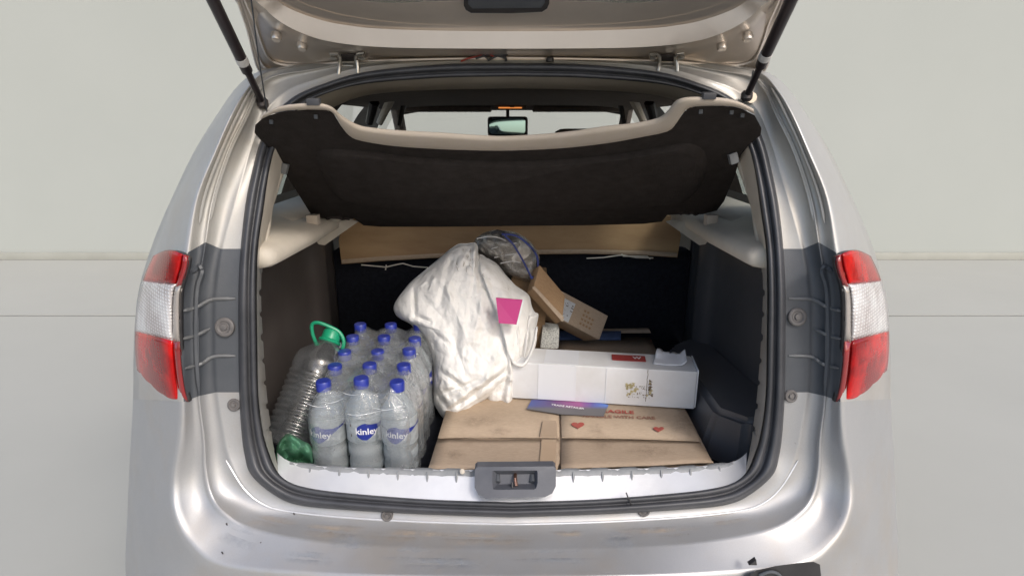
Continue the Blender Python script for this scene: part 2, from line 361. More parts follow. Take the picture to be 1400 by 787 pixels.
def soft_dirt(name, col, amt, scale=40):
    """dirt film: patchy by noise, thinning out to the rim of its own patch"""
    m = bpy.data.materials.new(name); m.use_nodes = True; t = m.node_tree; t.nodes.clear()
    out = t.nodes.new('ShaderNodeOutputMaterial'); tr = t.nodes.new('ShaderNodeBsdfTransparent'); df = t.nodes.new('ShaderNodeBsdfDiffuse'); df.inputs[0].default_value = (*col, 1)
    at = t.nodes.new('ShaderNodeAttribute'); at.attribute_name = 'fade'
    n = noisy(t, scale, 6, .7); rp = ramp(t, n.outputs['Fac'], .34, .66, (0, 0, 0), (amt,) * 3)
    mu = t.nodes.new('ShaderNodeMath'); mu.operation = 'MULTIPLY'; t.links.new(rp.outputs[0], mu.inputs[0]); t.links.new(at.outputs['Fac'], mu.inputs[1])
    mx = t.nodes.new('ShaderNodeMixShader'); t.links.new(mu.outputs[0], mx.inputs[0]); t.links.new(tr.outputs[0], mx.inputs[1]); t.links.new(df.outputs[0], mx.inputs[2]); t.links.new(mx.outputs[0], out.inputs[0]); return m
def soft_patch(name, fn, cx, cy, sx, sy, mat, parent, seed):
    rings = []; fr__ = (.02, .3, .55, .8, 1.0)
    for f0 in fr__:
        rg_ = []
        for k in range(26):
            a = 2 * math.pi * k / 26; f = f0 * (1 + .6 * noise.noise(Vector((math.cos(a) * 1.3 + seed, math.sin(a) * 1.3, seed * 2))))
            rg_.append(fn(cx + math.cos(a) * sx * f, cy + math.sin(a) * sy * f))
        rings.append(rg_)
    o = grid_obj(name, rings, mat, None, wrap=True); at = o.data.attributes.new('fade', 'FLOAT', 'POINT')
    for i in range(len(o.data.vertices)): at.data[i].value = max(0.0, 1 - fr__[min(4, i // 26)] ** 1.5)
    if parent is not None: reparent_keep(o, parent)
    return o
# ================================================================== SETTING
BY = 5.5
m = MB(); m.box((-14, BY, 0.0), (14, BY + .2, 6.0)); struct(m.build('wall', M_WALL, auto=30))
m = MB(); m.box((-14, BY - .05, 0.002), (14, BY - .001, .085), .004); struct(m.build('skirting', M_SKIRT))
m = MB(); m.box((-14, -12, -.1), (14, 3.40, 0.0)); m.box((-14, 3.43, -.1), (14, BY, 0.0)); m.box((-14, 3.40, -.1), (14, 3.43, -.02)); struct(m.build('floor', M_FLOOR, auto=30))
m = MB(); m.box((-14, 3.401, -.019), (14, 3.429, -.006)); struct(m.build('floor_joint', M_JOINT, auto=30))

# ================================================================== CAR
car = thing('hatchback_car', 'dusty silver estate car seen from behind, tailgate raised and boot full of bottles and boxes', 'car', (0, 0, 0))
# stations (px, py) for the loops around the boot opening, left half, top centre -> bottom centre
BASE = [.30, .295, .285, .27, .26, .24, .215, .18, .15, .115, .085, .07, .055, .045, .035, .02, .01, .005, .0, -.005, -.01]
L = {}
L['in2'] = [(700,121),(600,123),(510,129),(464,143),(437,160),(409,190),(391,222),(381,250),(371,295),(361,345),(358,400),(361,470),(366,540),(371,580),(374,604),(379,618),(398,631),(430,636),(480,639),(590,641.5),(700,643)]
L['in'] = [(700,107),(600,109),(500,117),(446,131),(415,147),(391,175),(377,208),(369,240),(362,285),(354,340),(352,400),(353,470),(355,540),(361,588),(369,618),(380,642),(398,656),(425,664),(475,671),(585,680),(700,684)]
L['1'] = [(700,86),(600,88),(500,98),(440,115),(400,133),(372,160),(355,194),(343,240),(335,280),(328.5,340),(325.5,400),(325.5,470),(326.5,536),(329.5,588),(334,622),(343,649),(374,676),(407,690),(468,696.5),(580,703),(700,707)]
L['2'] = [(700,82),(600,84),(497,92),(434,108),(392,124),(363,152),(347,190),(332,238),(319.5,280),(302,340),(293.5,400),(292,470),(295,536),(303,585),(312,625),(331,662),(357,686),(396,699),(468,706),(580,712.5),(700,716)]
L['3'] = [(700,78),(600,80),(490,86),(420,96),(374,104),(353,120),(337,154),(312,205),(291,270),(281,331),(271,400),(271,470),(272,541),(279,600),(281,640),(288,675),(306,700),(346,722),(440,740),(570,748),(700,750)]
L['4'] = [(700,76),(600,77),(480,82),(400,92),(360,101),(340,120),(319,153),(296,205),(270,270),(257,345),(247,400),(247,470),(251,549),(248,600),(239,655),(241,700),(262,741),(310,771),(440,783),(570,787),(700,788)]
L['5'] = [(700,75),(600,76),(470,80),(385,90),(347,101),(323,120),(296,158),(264,210),(233,275),(208,335),(189,400),(183,470),(182,545),(179,600),(176,655),(174,705),(172,785),(185,880),(300,960),(500,985),(700,990)]
def dY(key, i):
    if key == 'in2': return .075 if i < 14 else .05
    if key in ('in', '1'): return 0
    if key == '2': return .01 if i < 5 else -.004
    if key == '3': return [.04,.04,.03,.03,.02,.0][i] if i < 6 else (-.028 if i < 15 else [-.03,-.045,-.06,-.078,-.080,-.080][i-15])
    if key == '4': return [.08,.08,.07,.05,.01,-.035][i] if i < 6 else (-.065 if i < 15 else [-.08,-.10,-.12,-.14,-.15,-.15][i-15])
    if key == '5': return [.15,.15,.13,.09,.05,.10][i] if i < 6 else (.13 if i < 15 else [.12,.10,-.04,-.15,-.175,-.185][i-15])
SUB = 6
def loop(key): return [tuple(p) + (BASE[i] + dY(key, i),) for i, p in enumerate(L[key])]
LP = {k: cr(loop(k), SUB) for k in L}
NST = len(LP['1'])
def lerp(a, b, t): return a + (b - a) * t
def row(ka, kb, t, add=0.0, ty=None):
    a, b = LP[ka], LP[kb]; out = []
    for i in range(NST):
        q = lerp(a[i], b[i], t); q = q.copy()
        fd = 1.0 if i < 15 * SUB else max(0.0, 1 - (i - 15 * SUB) / (2.2 * SUB))
        ty_ = t if (ty is None or kb != '5') else ty
        q[2] = lerp(a[i][2], b[i][2], ty_) + add * (fd if (ka, kb) in (('2', '3'), ('3', '4')) else 1)
        out.append(q)
    return out
def w3(r, i0=0, i1=None): return [P(*q) for q in r[i0:i1]]
def mir(vs_): return [Vector((-v.x, v.y, v.z)) for v in vs_]
def full(vs_):  # whole loop: bottom centre <- left ... mirrored right
    return vs_ + [Vector((-v.x, v.y, v.z)) for v in vs_[::-1][1:-1]]
def quad_rows(name, rws, i0, i1, mat, parent, auto=None, both=True, thick=.0):
    out = []
    A = [w3(r, i0, i1) for r in rws]
    out.append(grid_obj(name, A, mat, parent, auto, double=thick))
    if both: out.append(grid_obj(name, [mir(a) for a in A], mat, parent, auto, flip=True, double=thick))
    return out
i9, i12 = 9 * SUB, 12 * SUB
# recess between seal and outer corner
def recess_rows():
    return [row('1', '2', -.12), row('1', '2', 0), row('1', '2', .85), row('1', '2', 1.0, -.002), row('2', '3', .06, .003), row('2', '3', .5, .004), row('2', '3', .86, .002),
            row('2', '3', .93, -.004), row('2', '3', 1.0, -.006), row('3', '4', .07, -.001), row('3', '4', .14, .004), row('3', '4', .5, .006), row('3', '4', .8, .001),
            row('3', '4', .93, -.001), row('3', '4', 1.0, 0)]
RR = recess_rows()
def closed_rows(rws, i0, i1):
    """left part i0:i1 joined over the middle with its mirror"""
    A = [w3(r, i0, i1) for r in rws]
    if i0 == 0: return [mir(a)[::-1][:-1] + a for a in A]
    return [a + mir(a)[::-1][1:] for a in A]
grid_obj('rear_body_panel', closed_rows(RR, 0, i9 + 1), M_INNER, car)
grid_obj('rear_bumper', closed_rows(RR + [row('4', '5', .04, -.003, .01), row('4', '5', .12, -.001, .05), row('4', '5', .35, 0, .16), row('4', '5', .6, 0, .36), row('4', '5', .82, 0, .64), row('4', '5', 1, 0, 1)], i12, NST), M_BUMPER, car)
for o in quad_rows('corner_panel', RR, i9, i12 + 1, M_CPLAST, car): pass
# outer quarter panels above and behind the lamps
OR = [row('4', '5', 0), row('4', '5', .05, -.003, .01), row('4', '5', .14, -.001, .06), row('4', '5', .4, 0, .2), row('4', '5', .65, 0, .42), row('4', '5', .85, 0, .68), row('4', '5', 1, 0, 1)]
L5w = w3(LP['5'])
def flank(i, Y):
    v = L5w[i]; k = 1 - .02 * max(0, Y - .4) - .04 * max(0, Y - 2.6) ** 2
    z = v.z
    if Y > 2.35: z = min(z, 1.69 - (Y - 2.35) * .62) if Y < 3.15 else min(z, 1.19 - (Y - 3.15) * .22)
    return Vector((v.x * k, max(Y, v.y), z))
for sgn in (0, 1):
    A = [w3(r, 0, i12 + 1) for r in OR]
    ext = [[Vector((v.x, v.y + .02, v.z)) for v in A[-1]]]
    A = A + [[flank(i, Y) for i in range(0, i12 + 1)] for Y in (.36,)]
    A = [[v if sgn == 0 else Vector((-v.x, v.y, v.z)) for v in a] for a in A]
    grid_obj('quarter_panel', A, M_PAINT, car, flip=bool(sgn))
    # lower flank
    iw = 8 * SUB + 4
    B = [[flank(i, Y) for i in range(iw, 16 * SUB + 1)] for Y in (.36, .8, 1.4, 2.0, 2.6, 3.1, 3.6, 4.0)]
    B = [[v if sgn == 0 else Vector((-v.x, v.y, v.z)) for v in a] for a in B]
    grid_obj('side_panel', B, M_PAINT, car, flip=bool(sgn))
# roof
RB = [[flank(i, Y) for i in range(0, 5 * SUB - 2)] for Y in (.36, .6, 1.2, 1.8, 2.35)]
for r in RB:
    for k, v in enumerate(r): v.z = min(v.z, 1.70 - .05 * (v.x / .7) ** 4) if r is not RB[0] else v.z
grid_obj('roof_panel', [mir(a)[::-1][:-1] + a for a in RB], M_PAINT, car)
# glass + pillars on each side
def sidepane(Y0, Y1, z0=1.235, nst=None):
    ia, ib = 5 * SUB - 3, 8 * SUB + 4
    return [[flank(i, Y) * 1 for i in range(ia, ib + 1)] for Y in (Y0, (Y0 + Y1) / 2, Y1)]
for sgn in (1, -1):
    def side(Y0, Y1, name, mat, thick):
        A = [[Vector((v.x * sgn, v.y, v.z)) for v in r] for r in sidepane(Y0, Y1)]
        grid_obj(name, A, mat, car, flip=(sgn < 0))
    side(.36, .56, 'rear_pillar', M_BEIGE, .02)
    side(.56, 1.02, 'quarter_window', M_QGLASS, .004)
    side(1.02, 1.26, 'door_pillar', M_HEAD, .03)
    side(1.26, 1.60, 'rear_door_window', M_WINDOW, .004)
    side(1.60, 2.12, 'middle_pillar', M_BPLAST, .03)
    side(2.12, 2.36, 'front_door_window', M_WINDOW, .004)
# bonnet, windscreen
fr = [P(0, 0, 1)]
ws = [[Vector((x, 2.42 + (1.67 - z) * 1.55 - .10 * (x / .7) ** 2 * .6, z)) for x in np.linspace(-.66 - (1.67 - z) * .16, .66 + (1.67 - z) * .16, 13)] for z in (1.665, 1.5, 1.35, 1.18)]
grid_obj('windscreen', ws, M_WINDOW, car)
for s in (1, -1):
    m = MB(); m.tube([(s * .665, 2.30, 1.655), (s * .69, 2.55, 1.50), (s * .74, 3.06, 1.17)], .035, 8); m.build('front_pillar', M_HEAD, car)
hd = [[Vector((x, Y, 1.18 - (Y - 3.1) * .16 - .06 * (x / .8) ** 4 - (max(0, Y - 3.9) * 3) ** 2 * .3)) for x in np.linspace(-.78, .78, 11)] for Y in (3.08, 3.4, 3.8, 4.0, 4.15)]
grid_obj('bonnet', hd, M_PAINT, car, double=.01)
m = MB(); m.box((-.75, 3.95, .35), (.75, 4.14, 1.0), .06); m.build('front_bumper', M_PAINT, car)
m = MB(); m.box((-.70, 2.75, .75), (.70, 3.10, 1.12), .05); m.build('dashboard', M_BPLAST, car)
m = MB(); m.box((-.72, 1.14, .45), (.72, 3.9, .52)); m.build('cabin_floor', M_CARPET, car)

# ---- rubber seal (double bead)
SL = [(0, .004), (.06, -.014), (.2, -.022), (.36, -.021), (.47, -.010), (.54, -.003), (.62, -.012), (.74, -.017), (.86, -.010), (.95, .002), (1.0, .02)]
rows = [w3(row('1', 'in', t, a)) for t, a in SL]
vtx = [full(r) for r in rows]
grid_obj('door_seal', vtx, M_RUBBER, car, wrap=True)
# seam of the seal, lower right
m = MB(); pts = [P(lerp(1400 - 0, 1400, 0) * 0 + x, y, Y) for x, y, Y in ((856, 673, -.014), (858, 678, -.022), (861, 684, -.022), (863, 690, -.016))]
m.tube(pts, .0016, 6); m.build('seal_joint', M_BPLAST, car)
# ---- inner frame: header + side edge + sill
N15 = 15 * SUB
a0 = row('in', 'in2', -.15); a1 = row('in', 'in2', .2); a2 = row('in', 'in2', 1.0); a3 = row('in', 'in2', 1.0, .03)
def frame_part(name, i0, i1, mat, join):
    rr0 = (a0, a1, a2, a3)
    if join == 'side':
        def notch(rw_, k_): return [np.array((q[0] + k_ * (2.6 if q[1] > 372 and (q[1] % 31) > 24 else 0) - (1.0 if q[1] > 372 else 0), q[1], q[2])) for q in rw_]
        dense = lambda rw_: [lerp(rw_[i], rw_[i + 1], t) for i in range(i0, i1 - 1) for t in (0, .25, .5, .75)] + [rw_[i1 - 1]]
        rr0 = (dense(a0), dense(a1), notch(dense(a2), -1), notch(dense(a3), -1)); i0, i1 = 0, len(rr0[0])
    A = [w3(r, i0, i1) for r in rr0]
    if join == 'top': grid_obj(name, [mir(a)[::-1][:-1] + a for a in A], mat, car)
    elif join == 'bot': return grid_obj(name, [a + mir(a)[::-1][1:] for a in A], mat, car, auto=40)
    else:
        grid_obj(name, A, mat, car, auto=40); grid_obj(name, [mir(a) for a in A], mat, car, auto=40, flip=True)
frame_part('header_trim', 0, 9 * SUB + 1, M_BEIGE, 'top')
frame_part('side_edge_trim', 9 * SUB, N15 + 1, M_INNER, 'side')
frame_part('sill_plate', N15, NST, M_SILL, 'bot')
# ribbed top of the sill + side scallops
def rib(name, px, py0, py1, Ya, Yb, wd, mat, par, px2=None):
    a = P(px, py0, Ya); b = P(px2 or px, py1, Yb)
    mm = MB(); mm.tube([a, lerp(a, b, .5) + Vector((0, -.001, .001)), b], [wd * .7, wd, wd * .4], 6); return mm.build(name, mat, par)
sill_top = MB()
xs = list(range(396, 1008, 8)); tp = []
for x in xs:
    xx = x if x <= 700 else 1400 - x
    src = [LP['in2'][i] for i in range(N15, NST)]
    yy = np.interp(xx, [q[0] for q in src], [q[1] for q in src]); YY = np.interp(xx, [q[0] for q in src], [q[2] for q in src])
    tp.append((x, yy + 2.2 * (1 if (x // 8) % 5 in (0,) else .25), YY))
rowsT = [[P(x, y + 7, Y - .012) for x, y, Y in tp], [P(x, y + 2.5, Y - .006) + Vector((0, 0, .003)) for x, y, Y in tp], [P(x, y - 3.0 + (2.2 if k % 5 == 0 else 0), Y + .004) for k, (x, y, Y) in enumerate(tp)],
         [P(x, y - 2, Y + .03) + Vector((0, .01, -.03)) for x, y, Y in tp], [P(x, y, Y + .04) + Vector((0, .01, -.10)) for x, y, Y in tp]]
grid_obj('sill_lip', rowsT, M_SILLTOP, car)
for k, x in enumerate(range(424, 990, 40)):
    if 645 < x < 760: continue
    xx = x if x <= 700 else 1400 - x
    src = [LP['in2'][i] for i in range(N15, NST)]
    yy = np.interp(xx, [q[0] for q in src], [q[1] for q in src]); YY = np.interp(xx, [q[0] for q in src], [q[2] for q in src])
    rib('sill_rib', x, yy + 3, yy + 17, YY - .008, YY - .022, .0030, M_SILLTOP, car)
# ---- corner panel ribs, bolts
def surfY(px, py, rws=RR):
    q0 = px if px <= 700 else 1400 - px
    A = np.array([q for r in rws for q in r]); d = (A[:, 0] - q0) ** 2 + (A[:, 1] - py) ** 2 + .3
    k = np.argsort(d)[:7]; w_ = 1 / d[k] ** 1.5
    return float((A[k, 2] * w_).sum() / w_.sum())
def surf_tube(name, pts, r, mat, par, lift=.001, mirror=True):
    for s in ((1, -1) if mirror else (1,)):
        dense = cr(pts, 4); vv = [P(q[0], q[1], surfY(q[0], q[1]) - lift) for q in dense]
        if s < 0: vv = mir(vv)
        mm = MB(); mm.tube(vv, [r * .5] + [r] * (len(vv) - 2) + [r * .5], 6); mm.build(name, mat, par)
for pts in ([(249,425),(268,420),(290,409),(322,408)], [(250,463),(268,458),(287,449)], [(254,503),(275,497),(292,487),(322,486)]):
    surf_tube('panel_rib', pts, .0040, M_CPLAST2, car)
surf_tube('panel_ridge', [(262,372),(272,364),(276,372),(270,392),(268,430),(268,480),(272,535)], .006, M_CPLAST, car, .000)
for (ka, kb, t_, ia_, ib_, r_) in (('2', '3', .90, 27, 52, .0036), ('3', '4', .55, 30, 52, .0030)):
    for s_ in (1, -1):
        vv = w3(row(ka, kb, t_, -.002), ia_, ib_); vv = vv if s_ > 0 else mir(vv)
        mm = MB(); mm.tube(vv, [r_ * .3] + [r_] * (len(vv) - 2) + [r_ * .3], 6); mm.build('gutter_bead', M_INNER, car)
surf_tube('flange_bead', [(309,629),(333,667),(358,688),(390,698),(468,706.5),(580,713),(700,716.5)], .0022, M_SILL, car, .001)
def bolt(px, py, r, mat=M_DARKSTEEL, name='rubber_stop', Y=None):
    c = P(px, py, (surfY(px, py) if Y is None else Y) - .002); d = (CAM - c).normalized(); d = (Vector((0, -1, .25))).normalized()
    Mx = Matrix.Translation(c) @ d.to_track_quat('Z', 'Y').to_matrix().to_4x4()
    mm = MB(); mm.lathe([(r * 1.15, -.004), (r * 1.15, .002), (r, .004), (r * .78, .004), (r * .62, .0015), (r * .40, .0015), (r * .36, .005), (r * .15, .0055)], 20, Mx); return mm.build(name, mat, car)
M_STOP = simple('stop_rubber', (.15, .14, .135), .55, (.10, .095, .095), 60, .2)
for x, y, r in ((307, 447, .019), (1090, 433, .018), (320, 553, .013), (1081, 541, .013), (529, 704, .012), (880, 697, .013)): bolt(x, y, r, M_STOP)
for x, y in ((210, 779), (1202, 765)):
    bolt(x, y, .011, M_PAINT, 'bumper_plug', Y=.06)
# parking sensor scar / little triangle and broken reflector opening
m = MB(); m.slab([P(1024, 772, -.152), P(1034, 765, -.150), P(1035, 772, -.152)], Vector((0, .01, 0))); m.build('paint_chip', M_BPLAST, car)
tl = [P(x, y, -.148) for x, y in ((1020,789),(1034,779),(1060,773),(1090,769),(1112,767),(1121,771),(1124,800),(1118,850),(1020,850))]
m = MB(); m.slab(tl, Vector((0, .02, -.03))); m.build('reflector_recess', M_BPLAST, car)
m = MB(); m.tube([P(q[0], q[1], -.152) for q in cr([(1038, 786), (1052, 781), (1064, 784), (1072, 795)], 3)], .0035, 8); m.build('broken_clip', M_CPLAST, car)

M_DUSTF = soft_dirt('road_dust', (.50, .38, .26), .38)
M_SMEAR = soft_dirt('water_smear', (.30, .34, .40), .45)
random.seed(21)
LR = RR[1:]
LG = np.array([q for r in LR for q in r])
def ledge_patch(cx, cy, sx, sy, mat, seed, name='dirt_mark'):
    def fn(x, y):
        y = min(784, max(y, 700)); q0 = x if x <= 700 else 1400 - x
        return P(x, y, ledgeY(q0, y) - .0016)
    soft_patch(name, fn, cx, cy, sx, sy, mat, car, seed)
def ledgeY(x, y):
    d = ((LG[:, 0] - x) / 3) ** 2 + (LG[:, 1] - y) ** 2 + .3; k = np.argsort(d)[:10]; w_ = 1 / d[k] ** 1.5
    return float((LG[k, 2] * w_).sum() / w_.sum())
for cx, cy, sx, sy, mt in ((375,712,34,9,M_DUSTF),(455,724,50,10,M_DUSTF),(560,730,60,10,M_DUSTF),(660,736,60,10,M_DUSTF),(985,708,46,9,M_DUSTF),(900,724,50,10,M_DUSTF),(482,742,30,14,M_SMEAR),(560,756,44,10,M_SMEAR),(610,768,60,12,M_SMEAR),(420,762,36,12,M_SMEAR),(850,738,26,13,M_SMEAR),(760,760,60,11,M_SMEAR),(330,735,26,18,M_SMEAR),(780,728,30,8,M_DUSTF)):
    ledge_patch(cx, cy, sx, sy, mt, random.uniform(0, 9))
for x, y in ((357, 742), (304, 755), (402, 702), (310, 716)):
    m = MB(); c_ = P(x, y, ledgeY(x, y) - .002); m.box((-.0012, -.001, -.003), (.0012, .001, .003), .0005, Matrix.Translation(c_) @ Matrix.Rotation(R(-20), 4, 'Y')); m.build('paint_chip', M_BPLAST, car)
# ---- tail lights
LAMP_L = [(257.7,352),(256,366),(250,385),(246,403),(245.5,440),(246.6,473),(250,510),(254,535),(257.7,549)]
LAMP_R = [(209,350),(199,372),(192,395),(187,420),(184.5,450),(184.6,480),(187,505),(190,524),(196,534)]
LT = cr([a + b for a, b in zip(LAMP_L, LAMP_R)], 6)
def lamp_pt(v, u, add=0.0, s=1):
    q = LT[0] if v <= 0 else (LT[-1] if v >= 1 else lerp(LT[int(v * (len(LT) - 1))], LT[min(len(LT) - 1, int(v * (len(LT) - 1)) + 1)], v * (len(LT) - 1) % 1))
    x = lerp(q[0], q[2], u); y = lerp(q[1], q[3], u)
    arch = -9 * math.sin(math.pi * u) * max(0, 1 - v * 6); y += arch
    y += 4 * math.sin(math.pi * u) * max(0, 1 - (1 - v) * 8)
    Y0 = .005; Y = Y0 + .165 * max(0, u) ** 2.2 - .014 + add
    p = P(x, y, Y); return p if s > 0 else Vector((-p.x, p.y, p.z))
def lamp_patch(name, v0f, v1f, u0, u1, mat, par, s, add=0, nu=14, nv=16):
    rws = []
    for a in range(nv + 1):
        rr_ = []
        for b in range(nu + 1):
            u = lerp(u0, u1, b / nu); v = lerp(v0f(u), v1f(u), a / nv)
            e = min(a / nv, 1 - a / nv, b / nu, 1 - b / nu) * 9
            rr_.append(lamp_pt(v, u, add + .006 * max(0, 1 - e) ** 2, s))
        rws.append(rr_)
    return grid_obj(name, rws, mat, par, flip=(s < 0), double=.012)
for s in (1, -1):
    lp = grid_obj('tail_light', [[lamp_pt(v, u, .012, s) for u in np.linspace(-.02, 1.0, 10)] for v in np.linspace(-.01, 1.01, 14)], M_BPLAST, car, flip=(s < 0), double=.01)
    k = .17
    d1 = lambda u: .275 - .085 * u
    d2 = lambda u: .61 - .10 * u
    z0 = lambda u: 0.0; z1 = lambda u: 1.0
    lamp_patch('upper_red_lens', z0, d1, k, 1, M_RED, lp, s)
    lamp_patch('clear_lens', d1, d2, k, 1, M_CLEAR, lp, s)
    lamp_patch('lower_red_lens', d2, z1, k, 1, M_RED, lp, s)
    lamp_patch('lens_edge', z0, lambda u: .285, 0, k - .01, M_REDD, lp, s, -.001, 4, 8)
    lamp_patch('lens_edge', lambda u: .285, lambda u: .60, 0, k - .01, M_LGREY, lp, s, -.001, 4, 8)
    lamp_patch('lens_edge', lambda u: .60, z1, 0, k - .01, M_REDD, lp, s, -.001, 4, 8)

# ---- latch in the sill
lt = []
ring = [(649,641),(652,638),(757,637),(760,640),(760,664),(755,674),(745,679),(664,681),(654,676),(649,666)]
def sillY(py): return np.interp(py, [640, 645, 684], [.045, .035, -.012])
m = MB()
outer = [P(x, y, sillY(y) - .026) for x, y in ring]
inner = [P(x, y, sillY(y) - .027) for x, y in ((673,645),(674,643),(734,642.5),(735,645),(735,660),(733,667),(730,668.5),(678,669),(674,668),(673,661))]
deep = [P(x, y, sillY(y) - .008) for x, y in ((680,649),(681,648),(729,647.5),(730,649),(730,656),(729,660),(726,661),(683,661.5),(680,661),(680,657))]
back = [v + Vector((0, .022, 0)) for v in outer]
rr4 = [[m.bm.verts.new(v) for v in r] for r in (back, outer, inner, deep)]
for A, B in zip(rr4, rr4[1:]):
    for k in range(10): m.bm.faces.new((A[k], A[(k + 1) % 10], B[(k + 1) % 10], B[k]))
m.bm.faces.new(rr4[-1])
latch = m.build('latch_cover', M_LATCH, car, auto=40)
m = MB(); m.tube([P(704.5, 648, .02), P(704.5, 654, .004), P(706, 664, -.008)], .0040, 10); m.build('striker', M_BRASS, latch)
m = MB(); m.tube([P(700, 659, -.002), P(700.5, 667, -.012)], .003, 8); m.build('striker_bolt', M_BPLAST, latch)
for x in (680, 728):
    m = MB(); m.tube([P(x, 649, .022), P(x, 659, .006)], [.006, .007], 8); m.build('latch_screw', M_CPLAST, latch)
m = MB(); m.lathe([(.006, -.002), (.006, .003), (.003, .005)], 14, Matrix.Translation(P(632, 644, .03)) @ Matrix.Rotation(R(60), 4, 'X')); m.build('sill_screw', M_BEIGE, car)

# ---- boot interior
FZ = .68
m = MB(); m.box((-.69, .09, FZ - .02), (.69, 1.12, FZ)); m.build('boot_floor', M_CARPET, car)
def wallrow(s):
    rws = []
    foot = [(.64, .14), (.665, .17), (.685, .22), (.69, .45), (.69, .70), (.668, .76), (.655, .82), (.67, .86), (.71, .90), (.715, 1.0), (.715, 1.12)]
    ft = cr(foot, 3)
    for z in (FZ - .01, .8, 1.0, 1.15, 1.235):
        k = .0 if z < 1.1 else (z - 1.1) * .06
        rws.append([Vector((s * (q[0] + k), q[1], z)) for q in ft])
    return rws
for s in (-1, 1): grid_obj('boot_side_lining', wallrow(s), M_LINL if s < 0 else M_LINR, car, flip=(s > 0), double=.012)
# right wheel-arch bin
m = MB()
bins = [(.515, .24), (.545, .80), (.70, .86), (.70, .14), (.59, .15)]
lo = [Vector((x, y, FZ + .002)) for x, y in bins]; hi = [Vector((x + .03 * (i < 2), y, z)) for i, ((x, y), z) in enumerate(zip(bins, (.815, .775, .80, .86, .83)))]
a = [m.bm.verts.new(v) for v in lo]; b = [m.bm.verts.new(v) for v in hi]
m.bm.faces.new(b)
for k in range(5): m.bm.faces.new((a[k], a[(k + 1) % 5], b[(k + 1) % 5], b[k]))
bmesh.ops.bevel(m.bm, geom=m.bm.edges[:], offset=.014, segments=3, affect='EDGES')
m.build('wheel_arch_cover', M_LINR, car)
# seat back + tan board + side fillers
m = MB(); m.box((-.72, 1.10, FZ - .05), (.72, 1.20, 1.06), .02); m.build('rear_seat_back', M_CARPET, car)
bd = [(463, 328), (467, 361), (520, 357), (600, 352.5), (700, 348), (800, 347), (880, 349), (926, 352), (931, 322), (925, 296), (700, 290), (470, 296)]
m = MB(); m.slab([P(x, y, 1.05 + (.03 if y < 320 else 0)) for x, y in bd], Vector((0, .03, 0))); m.build('seat_back_board', M_BOARD, car)
m = MB(); m.tube([P(x, y, 1.035) for x, y in ((468, 357.5), (520, 353.5), (600, 349), (700, 344.5), (800, 343.5), (880, 345.5), (925, 348.5))], .009, 6); m.build('board_edge', M_CARD3, car)
def string(pts, Y, name='loose_string'):
    m_ = MB(); m_.tube([P(x, y, Y) for x, y in pts], .0026, 5); m_.build(name, M_STRING, car)
string([(494, 362), (512, 363.5), (527, 365), (545, 361), (551, 360), (565, 364), (585, 365.5)], 1.03)
string([(528, 362), (527, 369)], 1.025)
string([(802, 353), (825, 352), (845, 349), (852, 348.5), (870, 352), (893, 352.5)], 1.03)
string([(850, 347), (852, 350), (885, 350.5), (889, 354)], 1.025)
# side ledges (beige)
for s in (1, -1):
    X = lambda x: -s * x
    m = MB()
    prof = [(.70, 1.30), (.60, 1.285), (.555, 1.275), (.54, 1.262), (.54, 1.238), (.56, 1.228), (.70, 1.225)]
    rws = [[Vector((X(x + (.012 if Y > .5 else 0)), Y, z + (Y - .2) * -.02)) for x, z in prof] for Y in (.125, .15, .4, .6, .84, .86)]
    for k in range(len(prof)):
        rws[0][k] = rws[0][k].lerp(Vector((X(.62), .13, 1.25)), .12); rws[-1][k] = rws[-1][k].lerp(Vector((X(.66), .85, 1.25)), .2)
    rws.insert(0, [v.lerp(Vector((X(.61), .124, 1.252)), .93) for v in rws[0]])
    grid_obj('side_ledge', rws, M_BEIGE, car, flip=(s < 0))
    # sloping upper lining up to the window
    up = [[Vector((X(x), Y, z)) for x, z in ((.62, 1.282), (.70, 1.292), (.76, 1.30), (.815 - .02 * (Y > .6), 1.285))] for Y in (.20, .4, .7, 1.02)]
    grid_obj('upper_side_lining', up, M_BEIGE, car, flip=(s > 0), double=.006)
    # hanging tab + shelf support block
    tab = [P(425, 322, .52), P(436, 334, .53), P(444, 335, .56), P(490, 303, .80), P(470, 298, .80), P(430, 304, .54)]
    if s < 0: tab = mir(tab)
    m = MB(); m.slab(tab, Vector((s * -.006, .012, 0))); m.build('ledge_tab', M_BEIGE, car)
    blk = P(428, 303, .50)
    m = MB(); m.box((-.016, -.012, -.028), (.016, .02, .02), .004, Matrix.Translation((blk.x * s if s > 0 else -blk.x, blk.y, blk.z))); m.build('shelf_support', M_SHELFRIM, car)
    # pillar lining strip behind the seal
    rws = []
    for y, xo, xi in ((150, 428, 452), (190, 402, 414), (222, 386, 394), (250, 376, 384), (285, 366, 373), (345, 358, 366)):
        Yb = np.interp(y, [150, 222, 285, 345], [.32, .27, .22, .17])
        r_ = [P(xo - 8, y, Yb), P(lerp(xo, xi, .7), y, Yb + .01), P(xi, y, Yb + .06)]
        rws.append(r_ if s > 0 else mir(r_))
    grid_obj('pillar_lining', rws, M_BEIGE, car, flip=(s < 0))
    m = MB(); pts = [P(372, 272, .34), P(378, 253, .345), P(386, 232, .35), P(396, 212, .36)]
    pts = pts if s > 0 else mir(pts); m.tube(pts, .0045, 6); m.build('window_rubber', M_BPLAST, car)
